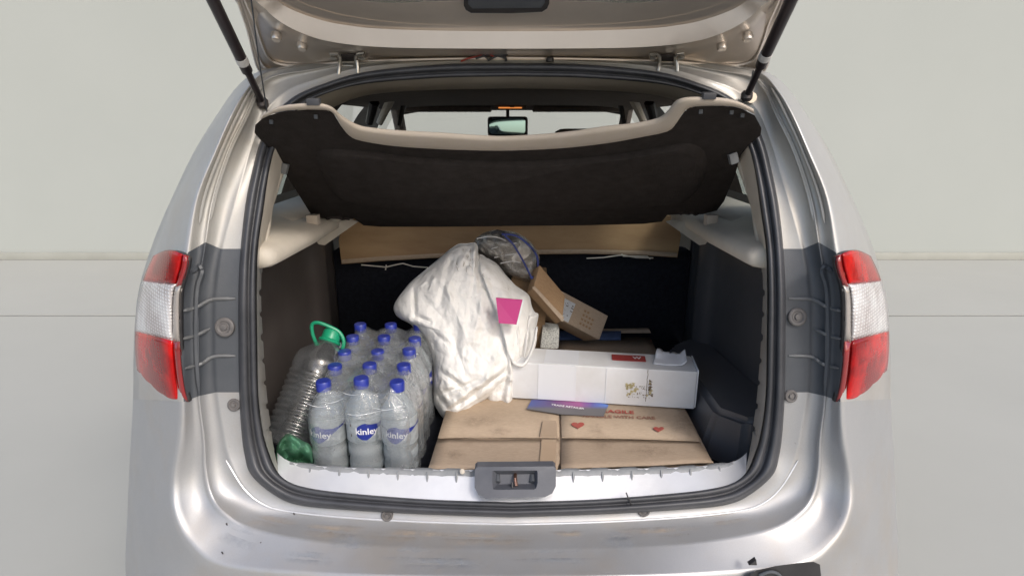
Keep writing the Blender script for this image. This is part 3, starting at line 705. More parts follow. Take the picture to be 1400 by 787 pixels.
# headliner, visors, lamp, mirror, headrest, pillars
hl = [[Vector((x, Y, 1.643 - .018 * (x / .62) ** 6)) for x in np.linspace(-.66, .66, 15)] for Y in (.39, .8, 1.5, 2.1, 2.42)]
hl.append([Vector((v.x, 2.46, v.z - .022)) for v in hl[-1]])
grid_obj('headliner', hl, M_HEAD, car)
for s in (1, -1):
    m = MB(); m.box((s * .12 if s > 0 else -.64, 2.25, 1.610), (.64 if s > 0 else -.12, 2.40, 1.640), .008); v = m.build('sun_visor', M_HEAD, car)
    if s > 0:
        m = MB(); m.box((.27, 2.247, 1.618), (.36, 2.249, 1.625)); m.build('visor_label', M_CPLAST2, v)
m = MB(); m.box((-.10, 2.20, 1.622), (.08, 2.34, 1.648), .006); dl = m.build('dome_light', M_HEAD, car)
m = MB(); m.box((-.075, 2.195, 1.626), (.055, 2.199, 1.633), .002); m.build('lamp_lens', M_LAMP, dl)
m = MB(); m.box((-.012, 2.190, 1.631), (.012, 2.198, 1.637), .001); m.build('lamp_switch', M_BPLAST, dl)
mc = P(694, 172, 2.35)
Mm = Matrix.Translation(mc) @ Matrix.Rotation(R(-3), 4, 'Z') @ Matrix.Rotation(R(-.9), 4, 'X')
m = MB(); m.box((-.118, -.012, -.062), (.118, .03, .052), .022, Mm, 4); rm = m.build('interior_mirror', M_BPLAST, car)
gl = [Mm @ Vector((x, -.0135, z)) for x, z in ((-.095, -.048), (.095, -.048), (.104, -.03), (.104, .028), (.09, .042), (-.09, .042), (-.106, .02), (-.106, -.03))]
m = MB(); m.slab(gl, Mm.to_3x3() @ Vector((0, .002, 0))); m.build('mirror_glass', M_MIRROR, rm, auto=None, smooth=False)
m = MB(); m.tube([Mm @ Vector((0, .02, .04)), mc + Vector((0, .08, .10))], .010, 8); m.build('mirror_stalk', M_BPLAST, rm)
for s in (1, -1):
    m = MB(); hr = P(796 if s > 0 else 604, 176, 1.75); top = hr.z if s > 0 else hr.z - .05
    m.box((hr.x - .14, 1.72, top - .22), (hr.x + .14, 1.82, top), .06, None, 4); fs_ = m.build('front_headrest', M_HEAD, car)
    m = MB(); m.box((s * .38 - .25, 1.62, .75), (s * .38 + .25, 1.80, 1.32), .06, None, 3); m.build('front_seat_back', M_CARPET, car)
# cabin pillars seen over the shelf (beige diagonals)
for s in (1, -1):
    for a, b, r_, mt, nm in (((519, 168, 1.55), (536, 132, 1.45), .020, M_BEIGE, 'seat_belt_pillar'), ((505, 168, 1.35), (512, 140, 1.30), .022, M_BPLAST, 'door_frame'), ((546, 172, 1.95), (552, 142, 1.95), .014, M_BPLAST, 'door_frame')):
        pts = [P(*a), P(*b)]; pts = pts if s > 0 else mir(pts)
        m = MB(); m.tube(pts, [r_ * .75, r_], 10); m.build(nm, mt, car)

# ---- parcel shelf, tipped up
sa = P(700, 150, .07); sb = P(700, 305, .62); sn = Vector((0, sb.z - sa.z, -(sb.y - sa.y))).normalized() * -1
if sn.z < 0: sn = -sn           # points up, away from the viewer's side of the felt
out = [(348,180),(349,171),(361,160),(385,153),(420,150),(446,151),(457,157),(466,172),(478,186),(495,193),(540,200),(600,204),(660,206),(700,206),(766,203),(830,196),(875,188),(912,180),(925,168),(936,152),(950,146),(985,145),(1012,148),(1032,158),(1041,175),(1040,183),(1028,193),(1013,210),(1004,240),(990,275),(980,288),(960,293),(930,293),(912,294),(905,303),(880,306),(800,308),(700,309),(600,310),(520,310),(497,308),(484,299),(468,300),(440,298),(427,296),(412,272),(395,243),(380,215),(362,196)]
front = [PP(x, y, sa, sn) for x, y in out]
so_ = sa + sn * .014; m = MB(); m.slab(front, [PP(x, y + (2 if y < 260 else -1), so_, sn) - f_ for (x, y), f_ in zip(out, front)]); shelf = m.build('parcel_shelf', M_FELT, car, auto=30)
# raised centre pad on the underside
pad = [(432,215),(446,204),(500,206),(560,214),(640,219),(700,220),(780,217),(860,208),(930,196),(955,200),(966,214),(962,245),(945,268),(920,276),(800,281),(700,282),(560,281),(480,274),(455,262),(442,240)]
pf = [PP(x, y, sa, sn) for x, y in cr(pad, 3, True)]; cc = sum(pf, Vector()) / len(pf)
m = MB(); b0 = [m.bm.verts.new(v) for v in pf]; b1 = [m.bm.verts.new(cc + (v - cc) * .965 - sn * .014) for v in pf]; b2 = [m.bm.verts.new(cc + (v - cc) * .93 - sn * .016) for v in pf]
for A, B in ((b0, b1), (b1, b2)):
    for k in range(len(pf)): m.bm.faces.new((A[k], A[(k + 1) % len(pf)], B[(k + 1) % len(pf)], B[k]))
m.bm.faces.new(b2); m.build('felt_pad', M_FELT, shelf, auto=50)
# pale rim along the near edge
lo_ = [(357,163),(383,152.5),(420,149.5),(446,150.5),(457,156.5),(466,171.5),(478,185.5),(495,192.5),(540,199.5),(600,203.5),(660,205.5),(700,205.5),(766,202.5),(830,195.5),(875,187.5),(912,179.5),(925,167.5),(936,151.5),(950,145.5),(985,144.5),(1012,147.5),(1032,156)]
hi_ = [(360,156),(383,145),(420,141),(442,142),(455,147),(466,157),(486,169),(505,174),(545,178),(601,181),(660,185),(700,185.5),(766,181),(830,172),(868,168),(900,161),(914,150),(925,137),(945,132.5),(985,133.5),(1010,139),(1030,149)]
lo2 = cr(lo_, 3); hi2 = cr(hi_, 3)
def shp(q, q2, t, h): return PP(lerp(q[0], q2[0], t), lerp(q[1], q2[1], t), sa + sn * h, sn)
grid_obj('shelf_rim', [[shp(a_, b_, t, h) for a_, b_ in zip(lo2, hi2)] for t, h in ((-.02, .004), (-.02, -.004), (.10, -.008), (.6, -.008), (.92, -.003), (1.0, .004), (1.0, .014))], M_SHELFRIM, shelf)
for x, y in ((430, 141), (968, 133)):
    c = PP(x, y, sa, sn); m = MB(); m.box((-.013, -.008, -.004), (.013, .008, .009), .003, Matrix.Translation(c + Vector((0, -.004, 0))) @ Matrix.Rotation(R(10), 4, 'X')); m.build('cord_hook', M_RUBBER, shelf)
for x, y in ((387, 224), (1001, 211)):
    c = PP(x, y, sa, sn) - sn * .01; m = MB(); m.box((-.008, -.006, -.014), (.012, .010, .012), .003, Matrix.Translation(c) @ Matrix.Rotation(R(20 if x < 700 else -20), 4, 'Y')); m.build('pivot_clip', M_CPLAST2, shelf)
for x, y in ((371, 165), (432, 158), (958, 151), (1015, 156), (1000, 152)):
    c = PP(x, y, sa, sn) - sn * .002; m = MB(); m.box((-.004, -.002, -.005), (.004, .003, .005), .001, Matrix.Translation(c)); m.build('shelf_clip', M_CPLAST, shelf)
for x0, x1, yy in ((447, 478, 297), (930, 955, 291)):
    c = [PP(x, yy + random.uniform(-1.5, 2), sa, sn) for x in np.linspace(x0, x1, 7)]
    m = MB(); m.tube(c, .006, 6); m.build('torn_felt', M_FELT, shelf)

# ---- tailgate
ga = P(700, 82, .33); gt = Vector((0, -.88, .475)).normalized(); gn = Vector((0, gt.z, -gt.y)).normalized()   # gn: outward/up
if gn.z < 0: gn = -gn
def G(px, py, h=0.0): return PP(px, py, ga + gn * h, gn)
# h<0 = towards the viewer below, columns: u across. curves as (left x,y ...)
def gcurve(pts): return cr(pts, 6)
cE = [(316,-40),(322,-8),(338,40),(346,72),(353,94),(364,100),(395,99.5),(440,97.5),(480,93),(540,87.5),(620,83.5),(700,82)]
cF = [(322,-40),(328,-8),(344,40),(352,70),(359,88),(370,94),(395,95),(440,93.5),(480,90),(540,85.5),(620,82),(700,80.5)]
cA = [(326,-40),(332,-8),(348,30),(356,55),(366,78),(380,87),(405,90),(440,88),(480,84.5),(540,82.5),(620,80.5),(700,79.5)]
cB = [(330,-40),(336,-8),(350,14),(362,30),(378,45),(398,57),(420,66),(446,73),(482,78.5),(540,80.3),(620,79.2),(700,78.5)]
cC = [(336,-40),(342,-8),(360,10),(375,24),(393,36),(412,45),(434,53),(460,58.5),(492,62.5),(545,65.5),(620,66.5),(700,66.8)]
cD = [(360,-40),(366,-12),(378,0),(392,10),(410,18),(430,25),(452,31),(476,35),(505,38.5),(555,41),(625,42.5),(700,43)]
cH = [(372,-40),(378,-18),(390,-8),(404,0),(422,8),(442,14),(464,20),(488,24.5),(518,29),(565,33),(630,35.5),(700,36)]
cI = [(430,-60),(432,-42),(436,-30),(446,-20),(460,-10),(474,-4),(492,0),(515,3),(545,4),(590,2),(640,0),(700,-4)]
rows_ = [(cE, .05), (cE, .004), (cE, -.004), (cF, -.008), (cF, -.003), (cA, -.001), (cB, .006), (cC, -.040), (cC, -.045), (cD, -.020), (cD, -.017), (cH, -.014), (cH, -.013), (cI, -.010)]
gw = []
for c, h in rows_:
    v = [G(q[0], q[1], h) for q in gcurve(c)]
    gw.append(v + mir(v)[::-1][1:])
tailgate = grid_obj('tailgate', gw, M_GATE, car, auto=60)
for cc_, hh_, rr_b in ((cA, -.004, .0035), (cE, -.008, .003)):
    v = [G(q[0], q[1], hh_) for q in gcurve(cc_)][7:]; v = v + mir(v)[::-1][1:]
    m = MB(); m.tube(v, rr_b, 6, caps=False); m.build('rim_bead', M_GATE, tailgate)
# glass and outer skin
gi = gw[-1]; hin = P(700, 82, .33)
far = [Vector((v.x * .98, -.45 - .0 * v.x, ga.z + .475 / .88 * (.33 + .45) - .012)) for v in gi]
far = [v.lerp(Vector((v.x, -.42, ga.z + .40)), 0) for v in far]
def gpl(x, Y, h=0): 
    t = (.33 - Y) / .88; return Vector((x, ga.y, ga.z)) + Vector((0, -.88, .475)) * t + gn * h
grid_obj('tailgate_window', [gi, [gpl(v.x * 1.0, min(v.y - .02, -.28), -.008) for v in gi]], thin('tailgate_glass', (.55, .60, .55), .4, .03, .35, (.42, .46, .40)), tailgate, double=.004)
for s in (1, -1):
    A = [[gpl(s * x, Y, h) for x, h in ((.60, .05), (.60, -.004), (.56, -.02), (.40, -.02), (.37, -.008))] for Y in (-.02, -.3, -.6)]
    A[0] = [gpl(s * x, -.0, h) for x, h in ((.59, .05), (.59, -.004), (.545, -.02), (.44, -.02), (.42, -.008))]
    grid_obj('tailgate_side_frame', A, M_GATE, tailgate, flip=(s > 0), double=.01)
skin = [[gpl(x, Y, .055 + .01 * math.cos(x * 2)) for x in np.linspace(-.61, .61, 9)] for Y in (.345, .26, .19)]
grid_obj('tailgate_skin', skin, M_PAINT, tailgate, double=.006)
# dark high-level lamp housing
m = MB(); hb = [(634,-25),(634,8),(637,14),(644,18),(700,18.5),(741,16.5),(748,12),(751,5),(751,-25)]
m.slab([G(x, y, -.020) for x, y in hb], gn * .03); wm = m.build('brake_light_housing', M_BPLAST, tailgate, auto=30)
m = MB(); m.slab([G(x, y, -.023) for x, y in ((640,-25),(640,6),(646,12),(740,11),(745,4),(745,-25))], gn * .004); m.build('housing_cover', M_CPLAST, wm, auto=30)
for s in (1, -1):
    for x, y in ((413, 63), (378, 50)):
        px = x if s > 0 else 1400 - x
        c = G(px, y, -.012); m = MB(); m.lathe([(.011, -.006), (.012, .004), (.009, .010), (.004, .011)], 14, Matrix.Translation(c) @ (-gn).to_track_quat('Z', 'Y').to_matrix().to_4x4()); m.build('rubber_buffer', M_GATE, tailgate)
    # hinge
    hx = 475 if s > 0 else 912
    hg = bpy.data.objects.new('hinge', None)
    def HP(x, y, h=-.024): return G(hx + x, y, h)
    m = MB(); m.tube([HP(-24, 74), HP(-13, 74), HP(-10, 78), HP(-9, 88), HP(-6, 90), HP(8, 90), HP(11, 88), HP(11, 78), HP(14, 74), HP(23, 73)], .0035, 8)
    h1 = m.build('hinge', M_STEEL, tailgate)
    m = MB(); m.tube([HP(-11, 84), P(hx - 11, 92, .285), P(hx - 12, 102 if s > 0 else 97, .285)], .0038, 8); m.tube([HP(13, 82), P(hx + 14, 92, .285), P(hx + 14, 100 if s > 0 else 98, .285)], .0038, 8); m.build('hinge_arm', M_STEEL, h1)
    m = MB(); m.slab([HP(-9, 76, -.018), HP(11, 76, -.018), HP(12, 91, -.018), HP(-10, 91, -.018)], gn * .004); m.build('hinge_plate', M_DARKSTEEL, h1)
    m = MB(); m.tube([HP(-10, 85.5), HP(12, 85.5)], .003, 8); m.build('hinge_pin', M_STEEL, h1)
    for dx in (-19, 19):
        m = MB(); m.lathe([(.0085, -.003), (.0085, .004), (.005, .006)], 6, Matrix.Translation(HP(dx, 78)) @ (-gn).to_track_quat('Z', 'Y').to_matrix().to_4x4()); m.build('hinge_bolt', M_STEEL, h1)
# wiring by the hinge line
for pts, mt, r_ in (([(630,84),(640,80),(655,77),(668,74),(676,78)], simple('red_wire', (.42, .04, .02), .4), .0022), ([(650,80),(662,76),(668,82),(680,76),(690,79)], M_BPLAST, .003), ([(664,74),(672,73),(684,75),(694,73)], M_BPLAST, .005), ([(690,72),(692,84)], M_BPLAST, .003)):
    m = MB(); m.tube([P(x, y, .30) for x, y in pts], r_, 6); m.build('wire', mt, tailgate)
m = MB(); m.lathe([(.009, -.004), (.009, .003), (.005, .008)], 14, Matrix.Translation(P(752, 82, .29))); m.build('grommet', M_BPLAST, tailgate)
# gas struts
for s in (1, -1):
    if s > 0: lo3 = P(359, 141, .235); md = P(331, 78, .13); up_ = P(291, 0, .01)
    else: lo3 = P(1021, 131, .235); md = P(1049, 70, .13); up_ = P(1082, 0, .01)
    dr = (up_ - lo3); e = lo3 + dr * 1.9
    m = MB(); m.tube([lo3 + dr * .35, lo3 + dr * .36, e], [.006, .0115, .0115], 14); st = m.build('gas_strut', M_STRUT, car)
    m = MB(); m.tube([lo3, lo3 + dr * .36], .0075, 12); m.build('strut_rod', M_STRUT, st)
    m = MB(); m.lathe([(.008, -.012), (.013, -.006), (.013, .006), (.008, .012)], 12, Matrix.Translation(lo3)); m.build('ball_joint', M_DARKSTEEL, st)
    for f0, f1 in ((.44, .50),):
        dn = dr.normalized(); c0 = lo3 + dr * f0; c1 = lo3 + dr * f1
        m = MB(); m.tube([c0, c1], .0125 if f0 > .4 else .009, 14); m.build('strut_sticker', M_WHITE, st)
    m = MB(); m.tube([lo3 + Vector((-.012 * s, .0, -.004)), lo3 + Vector((-.012 * s, .03, -.004))], .012, 10); m.build('strut_bracket', M_GATE, st)
for pts in ([(342, -12, .05), (352, 70, .14), (365, 152, .235)], [(1030, 96, .2), (1024, 128, .23), (1016, 142, .235)]):
    m = MB(); m.tube([P(*q) for q in pts], .0016, 5); m.build('shelf_cord', M_CPLAST, car)

# ================================================================== BOOT CONTENTS
CZ = .74
def onz(px, py, z): return PZ(px, py, z)
# ---- big flattened carton
carton = thing('cardboard_box', 'big flat brown cardboard box lying on the boot floor, printed with two red hearts', 'cardboard box', (.15, .4, FZ))
def addp(o): return reparent_keep(o, carton)
pan = {'near_left': [(585.5, 640), (763.5, 640), (764.5, 600), (598, 600)], 'near_right': [(767, 640), (975, 631), (957, 603), (767.5, 598.5)],
       'far_left': [(598.5, 598), (765, 597), (760, 458), (640, 458)], 'far_right': [(768, 596), (956, 600), (889, 461), (763, 458)]}
ex = {'near_left': .000, 'near_right': -.002, 'far_left': -.001, 'far_right': .001}
for k, q in pan.items():
    nx, ny = 10, 6; q = [PZ(x, y, CZ + ex[k]) for x, y in q]; rws = []
    for a in range(ny + 1):
        rr_ = []
        for b in range(nx + 1):
            v = q[0].lerp(q[1], b / nx).lerp(q[3].lerp(q[2], b / nx), a / ny)
            e = min(a, ny - a, b, nx - b)
            jit = .003 if e == 0 and 'near' in k and (b == nx) else 0
            v = v + Vector((random.uniform(-jit, jit), random.uniform(-jit, jit), .0025 * noise.noise(v * 9) + (-.0010 if e == 0 else 0)))
            rr_.append(v)
        rws.append(rr_)
    o = grid_obj('top_flap', rws, M_CARD if 'near' in k else M_CARD3, None, double=.0025); addp(o)  # far flaps coloured paler to make up for the white box's shade
m = MB(); c4 = [PZ(x, y, CZ - .007) for x, y in ((587, 637), (973, 628), (888, 463), (640, 461))]
m.hexa([Vector((v.x, v.y, FZ + .003)) for v in c4] + c4, .003); addp(m.build('carton_body', M_CARD, None))
# tape, footprint, hearts, wording
def decal(name, poly, mat, z, par=None, th=.0006):
    m_ = MB(); m_.slab([PZ(x, y, z) for x, y in poly], Vector((0, 0, -th))); o_ = m_.build(name, mat, None, auto=None, smooth=False)
    return reparent_keep(o_, par) if par is not None else o_
decal('tape', [(737, 640), (760, 640), (760.5, 600), (740.5, 600)], M_TAPE, CZ + .0035, carton)
decal('tape', [(738, 597), (762, 597), (761, 575), (742, 575)], M_TAPE, CZ + .0035, carton)
def heart(cx, cy, sx, sy):
    pts = []
    for k in range(22):
        a = 2 * math.pi * k / 22; x = 16 * math.sin(a) ** 3; y = 13 * math.cos(a) - 5 * math.cos(2 * a) - 2 * math.cos(3 * a) - math.cos(4 * a)
        pts.append((cx + x / 16 * sx, cy - y / 16 * sy))
    decal('heart_print', pts[::-1], M_RPRINT, CZ + .0042, carton)
heart(790, 580.5, 9, 5); heart(900.5, 586, 7.5, 4)
def blot(cx, cy, sx, sy, mat, rot=0, n=20, amp=.25, seed=0):
    pts = []
    for k in range(n):
        a = 2 * math.pi * k / n; r_ = 1 + amp * noise.noise(Vector((math.cos(a) * 1.5 + seed, math.sin(a) * 1.5, seed)))
        x, y = math.cos(a) * sx * r_, math.sin(a) * sy * r_
        pts.append((cx + x * math.cos(rot) - y * math.sin(rot), cy + x * math.sin(rot) + y * math.cos(rot)))
    return pts
M_SHOE = soft_dirt('shoe_mark', (.22, .165, .12), .34, 70)
for cx, cy, sx, sy, sd_ in ((816, 588, 12, 11, 1), (826, 605, 17, 11, 4), (936, 580, 22, 16, 8), (682, 589, 18, 7, 9), (655, 575, 30, 9, 3), (890, 615, 40, 10, 6), (620, 620, 22, 8, 2)):
    soft_patch('shoe_mark', lambda x, y: PZ(x, y, CZ + .0046), cx, cy, sx, sy, M_SHOE, carton, sd_)
def text_mesh(txt, size, extrude=0.0, font_bold=False):
    c = bpy.data.curves.new('txt', 'FONT'); c.body = txt; c.size = size; c.extrude = extrude; c.resolution_u = 2; c.align_x = 'CENTER'; c.align_y = 'CENTER'
    if font_bold: c.offset = size * .018
    o = bpy.data.objects.new('txt', c); sc.collection.objects.link(o); bpy.context.view_layer.update()
    me = bpy.data.meshes.new_from_object(o); bpy.data.objects.remove(o); bpy.data.curves.remove(c)
    return me
def text_on(name, txt, size, M_, mat, par, bold=False, sx=1):
    me = text_mesh(txt, size, .0003, bold); me.transform(M_ @ Matrix.Diagonal((sx, 1, 1, 1))); o = _link(name, me, mat, None, False)
    return reparent_keep(o, par) if par is not None else o
def flatM(px, py, z, px2, py2):
    a = PZ(px, py, z); b = PZ(px2, py2, z); d = (b - a); ang = math.atan2(d.y, d.x)
    return Matrix.Translation(a.lerp(b, .5)) @ Matrix.Rotation(ang, 4, 'Z'), d.length
Mx, ln = flatM(800, 568, CZ + .0042, 892, 571); text_on('lettering', 'HANDLE WITH CARE', .0215, Mx, M_RPRINT2, carton, True, 1.0)
Mx, ln = flatM(815, 561, CZ + .0042, 868, 563.5); text_on('lettering', 'FRAGILE', .026, Mx, M_RPRINT, carton, True, 1.1)
# crease lines
for pts in ([(600, 598), (650, 597), (764, 598)], [(768, 597.5), (860, 599), (956, 602)]):
    m = MB(); m.tube([PZ(x, y, CZ + .0012) for x, y in pts], .0016, 5); addp(m.build('fold_crease', M_CARD3, None))

# ---- white long box
wbx = thing('white_box', 'long white carton with a dark red sticker and a brown mould stain on its front', 'box', (.25, .45, CZ + .004))
zb = CZ + .006; H = .118
bl = PZ(703, 544, zb); br = PZ(949, 559, zb); dx = (br - bl).normalized(); dyv = Vector((-dx.y, dx.x, 0)); bl = bl - dx * .10
LW = (br - bl).length; DP = .118
Mw = Matrix(((dx.x, dyv.x, 0, bl.x), (dx.y, dyv.y, 0, bl.y), (0, 0, 1, zb), (0, 0, 0, 1)))
m = MB(); m.box((0, 0, 0), (LW, DP, H), .004, Mw, 3)
for v in m.bm.verts: v.co += Vector((0, 0, 1)) * .003 * noise.noise(v.co * 7)
reparent_keep(m.build('box_body', M_WBOX, None), wbx)
def wb(x0, y0, z0, x1, y1, z1, mat, name, bev=0):
    m_ = MB(); m_.box((x0, y0, z0), (x1, y1, z1), bev, Mw); reparent_keep(m_.build(name, mat, None), wbx)
def X_(px):  # along the box from photo x measured on the front face mid height
    a = (px - 703) / (949 - 703); d0 = 1.0; return .10 + (LW - .10) * (a * .985 + .01)
for px in (735, 787, 829):
    wb(X_(px) - .001, -.0014, .002, X_(px) + .0012, -.0006, H - .002, M_WBOX2, 'tape_edge')
wb(X_(735), -.0009, .003, X_(787), .0, H - .001, M_WBOX2, 'tape_band'); 
wb(X_(742), .004, H + .0006, X_(790), DP - .006, H + .0014, M_WBOX2, 'tape_band')
wb(X_(837), .050, H + .0020, X_(884), .092, H + .0034, M_REDSTK, 'sticker')
Mt = Mw @ Matrix.Translation((X_(872), .071, H + .0044)); text_on('sticker_print', 'W', .024, Mt, M_WPRINT, wbx, True)
# right end flap
m = MB(); m.box((LW + .0005, .002, .004), (LW + .004, DP - .004, H + .004), .001, Mw @ Matrix.Shear('XY', 4, (.0, .0)) if False else Mw); reparent_keep(m.build('end_flap', M_WBOX2, None), wbx)
def wdecal(cx, cz, sx, sz, mat, seed, amp=.6, name='stain', off=.0012):
    pts = blot(0, 0, sx, sz, None, 0, 26, amp, seed); m_ = MB()
    m_.slab([Mw @ Vector((cx + x, -off, cz + z)) for x, z in pts], Mw.to_3x3() @ Vector((0, .0006, 0))); reparent_keep(m_.build(name, mat, None, auto=None, smooth=False), wbx)
random.seed(11)
for k in range(16): wdecal(X_(862) + random.gauss(0, .006), .055 + random.gauss(0, .017), random.uniform(.002, .006), random.uniform(.002, .006), M_STAIN, k, 1.2)
for k in range(18): wdecal(X_(889) + random.gauss(0, .0035), .050 + random.gauss(0, .012), random.uniform(.001, .005), random.uniform(.002, .006), random.choice((M_STAIN2, M_STAIN)), 30 + k, 1.4, off=.0018)
for k in range(60): wdecal(X_(random.uniform(858, 890)), random.choice((.028, .036, .044, .055, .063)) + random.gauss(0, .0012), random.uniform(.0006, .0013), random.uniform(.0008, .0018), M_STAIN2, 60 + k, .3, off=.0015)
m = MB(); m.tube([Mw @ Vector((X_(884.5) + random.gauss(0, .0006), -.0008, z)) for z in np.linspace(.117, .016, 14)], .0007, 5); reparent_keep(m.build('torn_seam', M_STAIN2, None), wbx)
# torn paper on the white box
tp_ = thing('torn_paper', 'crumpled torn scrap of white paper on the right end of the long white carton', 'paper', Mw @ Vector((X_(925), .08, H)))
rows2 = []
for a in range(9):
    rr_ = []
    for b in range(13):
        u = b / 12; v = a / 8
        x = lerp(X_(893) + .018 * v, X_(942) - .008 + .004 * v, u); y = lerp(.035 + .015 * u * (1 - u) * -2, .112, v)
        z = H + .004 + .012 * v * (.5 + .9 * abs(noise.noise(Vector((u * 4, v * 2, 3))))) + (.012 * (1 - u * 3) if u < .3 and v > .5 else 0) + (.014 * (u - .85) / .15 if u > .85 else 0)
        rr_.append(Mw @ Vector((x, y + .006 * noise.noise(Vector((u * 7, v * 5, 1))), z)))
    rows2.append(rr_)
reparent_keep(grid_obj('paper_sheet', rows2, M_PAPER, None, double=.0008), tp_)

# ---- leaflet
lf = thing('leaflet', 'dark glossy leaflet half under the long white carton, lying on the cardboard', 'leaflet', PZ(775, 560, CZ + .005))
q = [(720, 558.5), (766, 565.5), (825, 568.5), (832, 553), (800, 546), (727, 546)]
m = MB(); m.slab([PZ(x, y, CZ + .0065) for x, y in q], Vector((0, 0, -.0012))); reparent_keep(m.build('leaflet_sheet', M_LEAF, None, auto=None, smooth=False), lf)
Mx, ln = flatM(752, 552.5, CZ + .0070, 800, 558.5); text_on('leaflet_text', 'TRADE RETAILER', .0135, Mx, M_WPRINT, lf, True, .95)

# ---- bulging solids traced as volumes
FOLDS = {}
def tri(v): v = v % 1.0; return 2 * abs(v - .5)
def crumple(x, y, wf, seed):
    """cloth folds: straight sharp creases in many directions, each only in its own patch"""
    if seed not in FOLDS:
        rg = random.Random(int(seed * 10)); L_ = []
        for i in range(38):
            sz = rg.choice((70, 46, 30, 22, 22, 15, 15, 10, 10)); an = rg.gauss(1.25, .8)
            L_.append((math.cos(an), math.sin(an), 1 / sz, rg.random(), sz, rg.uniform(0, 50)))
        FOLDS[seed] = L_
    wx = 9 * noise.noise(Vector((x * .018, y * .018, seed))); wy = 9 * noise.noise(Vector((x * .018, y * .018, seed + 7)))
    h = 0
    for cx_, sx_, fr__, ph, sz, sd_ in FOLDS[seed]:
        mk = noise.noise(Vector((x / sz * .45, y / sz * .45, sd_))); mk = max(0, mk * 2.2 - .15)
        if mk > 0: h += mk * sz / 46 * (tri(((x + wx) * -sx_ + (y + wy) * cx_) * fr__ * .8 + ph) - .5)
    a = math.atan2(y - 325, x - 650); pl = tri(a * 2.1 + .25 * noise.noise(Vector((x * .01, y * .01, 4)))) - .5
    return h * .95 + pl * .7 * math.exp(-math.hypot(x - 650, y - 325) / 110)
def lump(name, outline, Yf, depth, mat, parent, cx=None, nr=16, sub=5, wr=.012, wf=7, seed=0, power=2.6, fold=None, backfrac=.8):
    ol = cr(outline, sub, True); n = len(ol)
    c = cx or (sum(q[0] for q in ol) / n, sum(q[1] for q in ol) / n)
    vs_ = []; fs = []
    def pt(r_, q, side):
        x = lerp(c[0], q[0], r_); y = lerp(c[1], q[1], r_)
        b = (max(0, 1 - r_ ** power)) ** .55
        Y = Yf(x, y); nn = Vector((x * .01, y * .01, seed))
        if side > 0:
            wv = crumple(x, y, wf, seed) * wr
            if fold: wv += fold(x, y)
            Yp = Y - depth * b + wv * min(1, (1 - r_) * 6 + .15)
        else: Yp = Y + depth * b * backfrac
        return P(x, y, Yp)
    for side in (1, -1):
        base = len(vs_); vs_.append(pt(0, ol[0], side))
        for k in range(1, nr + 1):
            r_ = (k / nr) ** .8
            for q in ol:
                vs_.append(pt(r_, q, side))
        for j in range(n):
            t = (base, base + 1 + (j + 1) % n, base + 1 + j); fs.append(t if side > 0 else t[::-1])
        for k in range(nr - 1):
            for j in range(n):
                a0_ = base + 1 + k * n + j; a1_ = base + 1 + k * n + (j + 1) % n
                t = (a0_, a1_, a1_ + n, a0_ + n); fs.append(t if side > 0 else t[::-1])
    nb = 1 + nr * n
    for j in range(n):
        a0_ = 1 + (nr - 1) * n + j; a1_ = 1 + (nr - 1) * n + (j + 1) % n
        fs.append((a0_, a1_, a1_ + nb, a0_ + nb))
    me = bpy.data.meshes.new(name); me.from_pydata([tuple(v) for v in vs_], [], fs)
    bm = bmesh.new(); bm.from_mesh(me); bmesh.ops.remove_doubles(bm, verts=bm.verts, dist=.0003); bmesh.ops.recalc_face_normals(bm, faces=bm.faces); bm.to_mesh(me); bm.free()
    o = _link(name, me, mat, None, True)
    return reparent_keep(o, parent) if parent is not None else o
# white sack
sack = thing('white_sack', 'large crumpled dirty white woven sack leaning in the middle of the boot', 'sack', (-.1, .5, CZ))
def seg(px, py, x0, y0, x1, y1):
    d = np.array((x1 - x0, y1 - y0), float); l = np.hypot(*d); d /= l; s_ = (px - x0) * d[0] + (py - y0) * d[1]; n_ = -(px - x0) * d[1] + (py - y0) * d[0]; return s_ / l, n_
def sstep(px, py, pl, am, wd):
    """overlap edge along a polyline: sharp on one side, fading on the other"""
    best = 1e9; sg = 0
    for (x0, y0), (x1, y1) in zip(pl, pl[1:]):
        s_, n_ = seg(px, py, x0, y0, x1, y1); sc__ = min(1, max(0, s_)); dd = math.hypot(px - lerp(x0, x1, sc__), py - lerp(y0, y1, sc__))
        if dd < best: best = dd; sg = n_; se = s_
    v = min(1, max(0, sg / 1.2 + .5)) if best < 3 else (1 if sg > 0 else 0)
    e0_ = math.hypot(px - pl[0][0], py - pl[0][1]); e1_ = math.hypot(px - pl[-1][0], py - pl[-1][1])
    return am * v * math.exp(-best / wd) * min(1, e0_ / 14, e1_ / 14 + .1)
def sackfold(x, y):
    f = 0
    for (x0, y0, x1, y1, wd, am) in ((648,335,652,400,3,-.012),(618,345,600,420,4,.010),(600,365,640,470,6,-.010),(565,392,567,432,3,.016),(567,432,590,440,3,.012),(600,540,655,520,3,.014),(600,505,650,545,4,.012),(612,556,690,500,4,-.012),(628,372,622,500,7,.008),(570,390,600,380,4,-.008),(685,470,655,545,4,-.012),(612,440,640,520,4,.008),(660,400,640,500,5,-.008),(640,545,715,490,3,.014),(606,565,650,540,3,.010),(640,400,700,520,5,.008),(590,450,620,480,4,.008)):
        s_, n_ = seg(x, y, x0, y0, x1, y1)
        if -.05 < s_ < 1.05: f += am * max(0, 1 - abs(n_) / wd / 1.6) * math.sin(math.pi * min(1, max(0, (s_ + .05) / 1.1))) ** .6
    f += sstep(x, y, [(652, 340), (657, 372), (668, 400), (684, 440), (693, 480), (706, 508)], .030, 16)
    f -= sstep(x, y, [(716, 498), (690, 520), (655, 545), (612, 572)], .014, 10)
    return f
